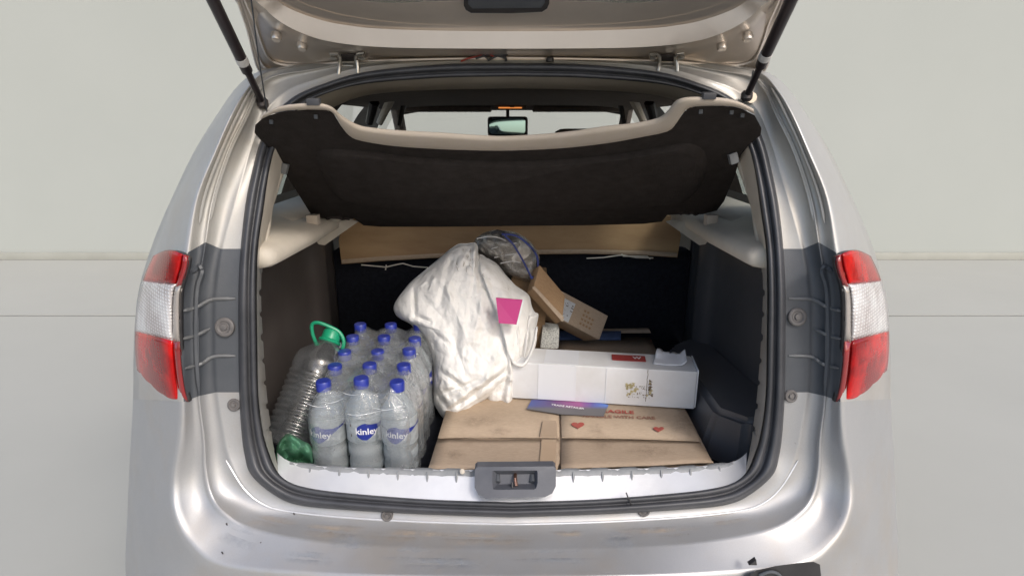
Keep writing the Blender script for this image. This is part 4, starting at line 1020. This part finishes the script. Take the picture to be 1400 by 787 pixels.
so = [(640,332.5),(650,332),(653.5,338),(655,348),(665,352),(678,360),(692,376),(704,389),(715,398),(723,405),(726,430),(724,462),(717,486),(712,503),(700,518),(685,530),(668,543),(650,556),(640,566),(630,572),(620,574),(606,571),(598,560),(592,547),(591,525),(591,500),(586,482),(577,462),(562,444),(548,436),(541,430),(538,421),(542,410),(554,394),(563,384),(575,374),(592,360),(604,350),(616,340),(627,333.5)]
YF = lambda x, y: np.interp(y, [334, 400, 480, 575], [.66, .60, .53, .42])
lump('sack_body', so, YF, .115, M_SACK, sack, (632, 460), nr=90, sub=10, power=3.6, wr=.012, wf=9, seed=2.3, fold=sackfold)
so2 = [(655,349),(668,354),(680,361),(692,376),(704,389),(717,398),(724,405),(727,418),(731,426),(736,429),(735,438),(733,450),(734,462),(731,477),(725,490),(719,500),(708,512),(702,530),(701,548),(695,561),(684,558),(668,554),(660,520),(650,470),(648,420),(650,380)]
def fold2(x, y):
    f = 0
    for (x0, y0, x1, y1, wd, am) in ((700,440,706,500,4,.02),(716,440,712,500,4,.018),(690,440,700,510,4,-.012),(708,444,708,500,4,-.016),(670,370,700,420,5,.016),(660,365,680,420,5,-.016),(724,440,716,495,3,-.015),(690,520,684,556,4,.01)):
        s_, n_ = seg(x, y, x0, y0, x1, y1)
        if -.15 < s_ < 1.15: f += am * math.exp(-(n_ / wd) ** 2)
    return f
lump('sack_mouth', so2, lambda x, y: YF(x, y) + .02, .085, M_SACK, sack, (694, 455), nr=60, sub=9, power=3.2, wr=.011, wf=12, seed=5.1, fold=fold2)
random.seed(6)
for k_ in range(26):
    x_ = 640 + random.gauss(0, 7); y_ = 352 + random.gauss(0, 7); l_ = random.uniform(5, 13); yy_ = YF(x_, y_) - .045 - .10 * max(0, min(1, (y_ - 338) / 60))
    m_ = MB(); m_.tube([P(x_, y_, yy_), P(x_ + random.uniform(-2, 1), y_ + l_ * .5, yy_ - .006), P(x_ + random.uniform(-3, 3), y_ + l_, yy_ - .004)], [.0003, .0009, .0003], 4); reparent_keep(m_.build('frayed_thread', M_STAIN2, None), sack)
# handle loop and lining flap
m = MB(); hp = cr([(691,447),(693,470),(698,490),(705,499),(716,500),(724,488),(731,466),(734,446)], 4)
rw1 = [P(q[0], q[1], YF(q[0], q[1]) - .085) for q in hp]; rw2 = [P(lerp(q[0], 712, .14), lerp(q[1], 466, .14), YF(q[0], q[1]) - .078) for q in hp]
m.bm.free(); reparent_keep(grid_obj('sack_handle', [rw1, rw2], M_SACK, None, double=.004), sack)
tp3 = cr([(628,338),(640,336),(650,345),(648,352),(640,356),(630,352)], 3, True)
# pink card
pk = thing('pink_card', 'bright pink card sticking out of the mouth of the white sack', 'card', P(697, 424, .50))
m = MB(); m.slab([P(x, y, YY) for x, y, YY in ((678, 407, .425), (714.5, 410, .435), (706, 443.5, .415), (682, 441.5, .405))], Vector((.002, .004, 0))); reparent_keep(m.build('card_front', M_PINK, None, auto=None, smooth=False), pk)
m = MB(); m.slab([P(x, y, YY) for x, y, YY in ((714.5, 409.5, .434), (716.5, 410.5, .438), (708.5, 444, .417), (706, 444, .413))], Vector((.001, .005, 0))); reparent_keep(m.build('card_edge', M_PAPER, None, auto=None, smooth=False), pk)

# ---- brown boxes behind the sack
tb = thing('tall_box', 'tall plain brown cardboard box standing upright behind the white sack', 'box', P(745, 480, .72))
a_ = [PZ(x, y, CZ + .005) for x, y in ((690, 486), (745, 484))]
Yt = .70
c = [P(690, 488, Yt), P(744, 482, Yt), P(748, 376, Yt + .05), P(700, 372, Yt + .05)]
m = MB(); f = c; bk = [v + Vector((.004, .11, .0)) for v in c]
m.hexa([f[0], f[1], bk[1], bk[0], f[3], f[2], bk[2], bk[3]], .004); reparent_keep(m.build('box_body', M_CARD2, None), tb)
sb_ = thing('cardboard_sheet', 'thin tan cardboard slab tilted against the tall brown box', 'cardboard', P(752, 400, .72))
f = [P(729, 394, .64), P(769, 438, .64), P(773, 404, .68), P(738, 362, .68)]
nrm = (f[1] - f[0]).cross(f[3] - f[0]).normalized(); nrm = nrm if nrm.y > 0 else -nrm
bk = [v + nrm * .022 + Vector((-.012, 0, -.012)) for v in f]
m = MB(); m.hexa([f[0], f[1], bk[1], bk[0], f[3], f[2], bk[2], bk[3]], .003); reparent_keep(m.build('slab_body', M_CARD2, None), sb_)
m = MB(); m.slab([P(727.5, 393, .634), P(731, 391, .636), P(771, 434, .636), P(769, 440, .634)], Vector((0, .006, 0))); reparent_keep(m.build('slab_edge', M_CARD3, None, auto=None, smooth=False), sb_)
lb = thing('parcel_box', 'tilted small brown parcel with a printed white label, right of the thin tan slab', 'box', P(790, 440, .82))
f = [P(741, 426, .80), P(819.5, 464.5, .80), P(831.5, 431.5, .86), P(757, 386, .86)]   # printed face, bottom-left first
ebl = P(722, 412, .80)
f = [P(769, 438, .79) + (P(769, 438, .79) - P(819.5, 464.5, .79)) * .5, P(819.5, 464.5, .79), P(831.5, 431.5, .85), None]
f[3] = f[2] + (f[0] - f[1]); d2_ = P(799, 466, .86) - P(819.5, 464.5, .79)
low = [v + d2_ for v in f]
m = MB(); m.hexa([f[0], f[1], low[1], low[0], f[3], f[2], low[2], low[3]], .003); reparent_keep(m.build('box_body', M_CARD3, None), lb)
fu = (f[1] - f[0]); fv = (f[3] - f[0]); fn = fu.cross(fv).normalized(); fn = fn if fn.y < 0 else -fn
def onface(u, v, h): return f[0] + fu * u + fv * v + fn * h
m = MB(); m.slab([onface(u, v, .0012) for u, v in ((.0, .03), (.43, .03), (.43, .80), (.0, .80))], fn * -.0008); reparent_keep(m.build('address_label', M_SPECK2, None, auto=None, smooth=False), lb)
random.seed(5)
for k in range(16):
    u = random.uniform(.12, .40); v = random.uniform(.1, .72); m = MB(); du = random.uniform(.01, .05)
    m.slab([onface(a, b, .0018) for a, b in ((u, v), (u + du, v), (u + du, v + .035), (u, v + .035))], fn * -.0004); reparent_keep(m.build('label_print', M_DPRINT, None, auto=None, smooth=False), lb)
Mf = Matrix.Identity(4); ux = fu.normalized(); vy = (fv - ux * fv.dot(ux)).normalized()
vv_ = -ux  # lettering runs up the box
for k in range(14):
    u = .60 + (k % 4) * .055; v = .18 + (k // 4) * .17; m = MB()
    m.slab([onface(a, b, .0014) for a, b in ((u, v), (u + .035, v), (u + .035, v + .08), (u, v + .08))], fn * -.0004); reparent_keep(m.build('box_print', M_CARD2, None, auto=None, smooth=False), lb)
pb = thing('paper_bundle', 'small speckled grey bundle of paper beside the tall brown box', 'paper bundle', P(751, 478, .66))
f = [P(738, 476, .66), P(764, 477, .66), P(765, 449, .70), P(742, 446, .70)]; bk = [v + Vector((.0, .05, .0)) for v in f]
m = MB(); m.hexa([f[0], f[1], bk[1], bk[0], f[3], f[2], bk[2], bk[3]], .006); reparent_keep(m.build('paper_block', M_SPECK, None), pb)
bc = thing('blue_cloth', 'folded blue cloth lying on the cardboard under the tilted parcel', 'cloth', PZ(800, 460, CZ))
rr_ = []
for a in range(6):
    rr_.append([PZ(lerp(764, 849, b / 10), lerp(464, 452, a / 5), CZ + .004) + Vector((0, 0, .016 * math.sin(math.pi * a / 5) * (.6 + .5 * noise.noise(Vector((a * .7, b * .6, 2)))))) for b in range(11)])
reparent_keep(grid_obj('cloth_sheet', rr_, M_BLUECL, None, double=.003), bc)
st_ = thing('cardboard_strip', 'narrow pale cardboard strip on the boot floor against the rear seat', 'cardboard', P(855, 455, 1.03))
m = MB(); m.slab([P(822, 451.5, 1.06), P(888, 450.5, 1.06), P(890, 455, 1.05), P(822, 455.5, 1.05)], Vector((0, .02, 0))); reparent_keep(m.build('strip', M_CARD3, None), st_)

# ---- clear bag bundle with blue cord
cb = thing('clear_bag', 'bulging clear plastic bag of papers tied with blue cord on top of the pile', 'plastic bag', P(693, 355, .72))
bo = [(648,329),(658,320),(672,315),(688,315),(706,318),(721,327),(731,338),(738,352),(737,366),(740,376),(736,384),(724,386),(706,382),(690,376),(674,360),(660,350),(650,340)]
lump('bag_contents', [(lerp(693, x, .90), lerp(352, y, .90)) for x, y in bo], lambda x, y: .76, .07, simple('bundled_papers', (.42, .38, .33), .7, (.72, .69, .64), 22, .5, 40, .01, lo=.42, hi=.6), cb, (693, 352), nr=14, sub=3, wr=.02, wf=14, seed=7)
lump('bag_film', bo, lambda x, y: .76, .095, M_CBAG, cb, (693, 352), nr=20, sub=4, wr=.03, wf=18, seed=9)
for pts in ([(690,322),(700,332),(708,344),(716,358),(722,370),(727,380)], [(727,380),(733,384),(739,381),(733,377),(725,380)], [(686,320),(705,322),(722,334),(734,350),(736,372)]):
    m = MB(); m.tube([P(q[0], q[1], .665 + (.03 if q[0] > 728 else 0)) for q in cr(pts, 3)], .0035, 6); reparent_keep(m.build('cord', M_BLUESTR, None), cb)
for pts in ([(652,326),(672,323),(690,328),(698,334)], [(676,352),(690,349),(704,347)], [(684,360),(700,357),(712,359)], [(672,340),(690,335),(706,332)]):
    m = MB(); m.tube([P(q[0], q[1], .667) for q in cr(pts, 3)], .0016, 5); reparent_keep(m.build('bag_fold', M_WHITE, None), cb)
m = MB(); m.tube([P(q[0], q[1], .70) for q in ((672, 320), (680, 316), (690, 318), (684, 323))], .006, 8); reparent_keep(m.build('bag_knot', M_BPLAST, None), cb)

# ---- water bottles
RB_ = .043; HB = .258
bot0 = thing('water_bottle', '', 'bottle', (0, 0, 0), 'shrink wrapped water bottles')
k = HB / .255
RS = 1.035
prof = [(.030, .0), (.038, .004), (.0415, .012), (.0425, .03), (.0395, .045), (.042, .055), (.0425, .075), (.0385, .082), (.0425, .092), (.0430, .10), (.0430, .150), (.0425, .162), (.041, .172), (.037, .186), (.030, .200), (.0225, .212), (.0165, .221), (.0145, .226), (.0145, .232)]
m = MB(); m.lathe([(r * (RS if z < .19 else 1), z * k) for r, z in prof], 28); m.build('bottle_body', M_WATER, bot0, auto=60)
m = MB(); ncap = 28; rings = []
for r, z in ((.0170, .226), (.0180, .227), (.0180, .248), (.0165, .2505), (.009, .251)):
    rings.append([m.bm.verts.new(((r + (.0005 if (q % 2 and r > .0175) else 0)) * math.cos(2 * math.pi * q / ncap), (r + (.0005 if (q % 2 and r > .0175) else 0)) * math.sin(2 * math.pi * q / ncap), z * k)) for q in range(ncap)])
for A, B in zip(rings, rings[1:]):
    for q in range(ncap): m.bm.faces.new((A[q], A[(q + 1) % ncap], B[(q + 1) % ncap], B[q]))
m.bm.faces.new(rings[-1]); m.bm.faces.new(rings[0][::-1]); m.build('cap', M_BLUECAP, bot0, auto=50)
def cyl(th, z, r): return Vector((r * math.sin(th), -r * math.cos(th), z))
rl = .0452; z0_, z1_ = .096 * k, .166 * k
M_CLAB = thin('clear_label_film', (.90, .93, .95), .25, .2, .50, (.72, .77, .80), base=.05)
lab = grid_obj('bottle_label', [[cyl(th, z, rl) for th in np.linspace(-math.pi, math.pi, 37)] for z in (z0_, z1_)], M_CLAB, bot0)
# blue drop with a tail that runs round the bottle (th, z)
def drop(side):
    up_, dn_ = [], []
    for q in range(25):
        t = q / 24; th = side * lerp(-.62, 1.75, t); zc = lerp(.127, .146, max(0, (t - .35) / .65) ** .8) if t > .35 else .127
        hw = .0225 * math.sqrt(max(0, 1 - ((t - .25) / .25) ** 2)) if t < .25 else .0225 * max(0, 1 - (t - .25) / .50) ** 1.3 + (.0016 if t > .6 else 0) + (.003 * max(0, (t - .75) / .25))
        up_.append(cyl(th, (zc + hw) * k, rl + .0006)); dn_.append(cyl(th, (zc - hw) * k, rl + .0006))
    return [up_, dn_]
grid_obj('blue_drop', drop(1), M_LABELB, lab)
me = text_mesh('kinley', .0235, 0, True)
for v in me.vertices:
    x, y = v.co.x, v.co.y; v.co = cyl(-.02 + x / rl, .127 * k + y + x * -.10, rl + .0013)
_link('brand_lettering', me, M_WPRINT, lab, False)
me = text_mesh('mineral', .005, 0, False)
for z in (.112, .139):
    m = MB(); m.slab([cyl(-.95, z * k, rl + .0006), cyl(-.88, z * k, rl + .0006), cyl(-.88, (z + .007) * k, rl + .0006), cyl(-.95, (z + .007) * k, rl + .0006)], Vector((0, .0003, 0))); m.build('label_code', M_DPRINT, lab)
bpy.data.meshes.remove(me)
def children(o): return [c for c in bpy.data.objects if c.parent == o]
def copy_tree(o, parent=None):
    c = o.copy(); sc.collection.objects.link(c); c.parent = parent
    for ch in children(o): copy_tree(ch, c)
    return c
def no(r_): return ('front', 'second', 'middle', 'fourth', 'rearmost')[r_]
colname = ('left', 'centre', 'right')
PX = [-.464, -.373, -.283]; rowY = [.150 + .0905 * r_ for r_ in range(5)]
tilt = {(0, 1): .05}
rots = [(-.10, -.0, .0), (.2, .5, -.3), (1, -.6, .4), (2, .3, 1.5), (.7, 2, -1)]
rots[0] = (-.12, .38, .02)
for r_ in range(5):
    for c_ in range(3):
        o = bot0 if (r_, c_) == (0, 0) else copy_tree(bot0)
        lift = (0.004, .010, .003)[c_] if r_ == 0 else random.uniform(.0, .008) + r_ * .004
        o.location = (PX[c_] + random.uniform(-.001, .001), rowY[r_] + (.004 if c_ == 1 else 0), FZ + .003 + lift); o.rotation_euler = (0, 0, rots[r_][c_])
        if r_ == 0:
            o['label'] = ('front left corner bottle of the shrink wrapped water pack, beside the green bag', 'front bottle in the middle of the water pack, with the darkest blue label', 'front right corner bottle of the water pack, next to the cardboard')[c_]
        else:
            o['label'] = f'blue capped water bottle in the {no(r_)} row of the pack, {colname[c_]} column'
# shrink film
film = thing('shrink_wrap', 'crinkled clear shrink film stretched around the pack of blue capped bottles', 'plastic film', (-.373, .32, FZ))
fx0, fx1, fy0, fy1 = PX[0] - .047, PX[2] + .047, rowY[0] - .0485, rowY[4] + .047
def super_ring(ins, z, nn=120, scallop=0, jag=0):
    out_ = []
    cx, cy = (fx0 + fx1) / 2, (fy0 + fy1) / 2; hx, hy = (fx1 - fx0) / 2 - ins, (fy1 - fy0) / 2 - ins
    for q in range(nn):
        a = 2 * math.pi * q / nn; ca, sa_ = math.cos(a), math.sin(a); p_ = 9
        r_ = 1 / ((abs(ca) ** p_ + abs(sa_) ** p_) ** (1 / p_)); x = cx + hx * ca * r_; y = cy + hy * sa_ * r_
        if scallop:
            # dent between neighbouring bottles
            if abs(sa_) * 1 > abs(ca): dd = min(abs(x - c_) for c_ in PX)
            else: dd = min(abs(y - c_) for c_ in rowY)
            kk = scallop * (dd / .045) ** 2
            if abs(sa_) > abs(ca): y -= kk * (1 if sa_ > 0 else -1)
            else: x -= kk * (1 if ca > 0 else -1)
        v = Vector((x, y, z)); n_ = noise.fractal(Vector((x * 14, y * 14, z * 5)), .8, 2, 3)
        v += Vector((ca, sa_, 0)) * n_ * (.0035 if z < .845 else .008) + Vector((0, 0, jag * noise.noise(Vector((x * 20, y * 20, 0)))))
        out_.append(v)
    return out_
def capz(x, y):
    d = min(math.hypot(x - px_, y - py_) for px_ in PX for py_ in rowY); top = FZ + .003 + HB * .955 + .006 + .016 * (y - .15) / .35
    return top - .020 * min(1, max(0, (d - .012) / .035)) ** .8
zs = [(.0, FZ + .008), (.001, FZ + .05), (.002, FZ + .09), (.0, FZ + .12), (.0, FZ + .165), (.001, FZ + .180), (.006, FZ + .196), (.013, FZ + .211), (.021, FZ + .226), (.027, FZ + .241)]
fr_ = [super_ring(i_, z_, 140, .008 if z_ < FZ + .17 else .005, .003) for i_, z_ in zs]
for t in (.0, .14, .3, .48, .66, .84, 1.0):
    base = super_ring(.034, 0, 140); cxy = Vector(((fx0 + fx1) / 2, (fy0 + fy1) / 2, 0)); rr_ = []
    for v in base:
        q = v.lerp(cxy, t); q.z = capz(q.x, q.y) + .003 * noise.fractal(Vector((q.x * 25, q.y * 25, 1)), .8, 2, 3); rr_.append(q)
    fr_.append(rr_)
# arch opening low on the front, between the bottles
mm_ = len(fr_[0]); vs_ = [v for r_ in fr_ for v in r_]; fs = []
for i in range(len(fr_) - 1):
    for j in range(mm_):
        a_ = i * mm_ + j; b_ = i * mm_ + (j + 1) % mm_; cen = (vs_[a_] + vs_[b_] + vs_[a_ + mm_] + vs_[b_ + mm_]) / 4
        if cen.y < fy0 + .02 and abs(cen.x - PX[1]) < .075 and cen.z < FZ + .178 - ((cen.x - PX[1]) / .075) ** 2 * .09: continue
        fs.append((a_, b_, b_ + mm_, a_ + mm_))
o = mesh_obj('film_sheet', vs_, fs, M_FILM, None, True); reparent_keep(o, film)
# stretch ridges on the film front
random.seed(8)
for k_ in range(26):
    x0 = random.uniform(fx0 + .03, fx1 - .03); a = random.uniform(-.5, .5); ln_ = random.uniform(.02, .05); zc = FZ + random.uniform(.175, .235)
    pts = []
    for t in np.linspace(-1, 1, 6):
        x = x0 + t * ln_ * math.cos(a); z = zc + t * ln_ * .35 * math.sin(a) + .004 * t * t; ins = np.interp(z - FZ, [.165, .18, .196, .211, .226, .241], [0, .001, .006, .013, .021, .027])
        pts.append(Vector((x, fy0 + ins * 1.0 - .0015 + .006 * (min(abs(x - c_) for c_ in PX) / .045) ** 2, z)))
    m = MB(); m.tube(pts, [.0002, .0004, .0006, .0006, .0004, .0002], 4); reparent_keep(m.build('film_crease', M_FILM if k_ % 5 else M_PAPER, None), film)

# ---- five litre jug
jug = thing('water_jug', 'large ribbed clear plastic jug with a green cap and handle, leaning by the left wall', 'jug', (-.585, .215, FZ + .03))
j0 = Vector((-.598, .215, FZ + .035)); j1 = Vector((-.512, .40, .975)); ax = (j1 - j0); JL = ax.length; Mj = Matrix.Translation(j0) @ ax.to_track_quat('Z', 'Y').to_matrix().to_4x4() @ Matrix.Rotation(R(20), 4, 'Z')
pr = [(.045, 0), (.060, .004), (.066, .014)]
z = .024
while z < .205:
    pr += [(.067, z), (.067, z + .006), (.0632, z + .009), (.0632, z + .012)]; z += .0165
pr += [(.067, .212), (.066, .232), (.061, .250), (.050, .268), (.036, .284), (.026, .294), (.022, .300), (.022, .312)]
sc_ = JL / .325
m = MB(); m.lathe([(r * (1.12 if r > .05 else 1), z_ * sc_) for r, z_ in pr], 36, Mj); reparent_keep(m.build('jug_body', M_JUG, None, auto=60), jug)
m = MB(); m.lathe([(.025, .300 * sc_), (.0265, .302 * sc_), (.0265, .322 * sc_), (.024, .328 * sc_), (.012, .330 * sc_)], 30, Mj); reparent_keep(m.build('jug_cap', M_GREEN, None), jug)
m = MB(); m.lathe([(.030, .292 * sc_), (.032, .296 * sc_), (.030, .300 * sc_)], 30, Mj); reparent_keep(m.build('neck_ring', M_GREEN, None), jug)
hdl = cr([(468,478,.375),(470,466,.38),(464,454,.385),(452,447,.385),(436,441,.385),(427,443,.385),(427,454,.382),(431,466,.378),(436,471,.375)], 4)
m = MB(); m.tube([P(*q) for q in hdl], .0052, 8); reparent_keep(m.build('jug_handle', M_GREEN, None), jug)
random.seed(2)
gr = thing('green_bag', 'crumpled green plastic bag on the boot floor at the foot of the clear jug', 'plastic bag', (-.56, .16, FZ))
lump('bag_film', [(378,612),(384,600),(394,592),(404,596),(414,602),(424,608),(428,624),(426,640),(410,644),(392,640),(380,632)], lambda x, y: .135, .03, M_GREENBAG, gr, (403, 620), nr=40, sub=7, wr=.055, wf=22, seed=3)
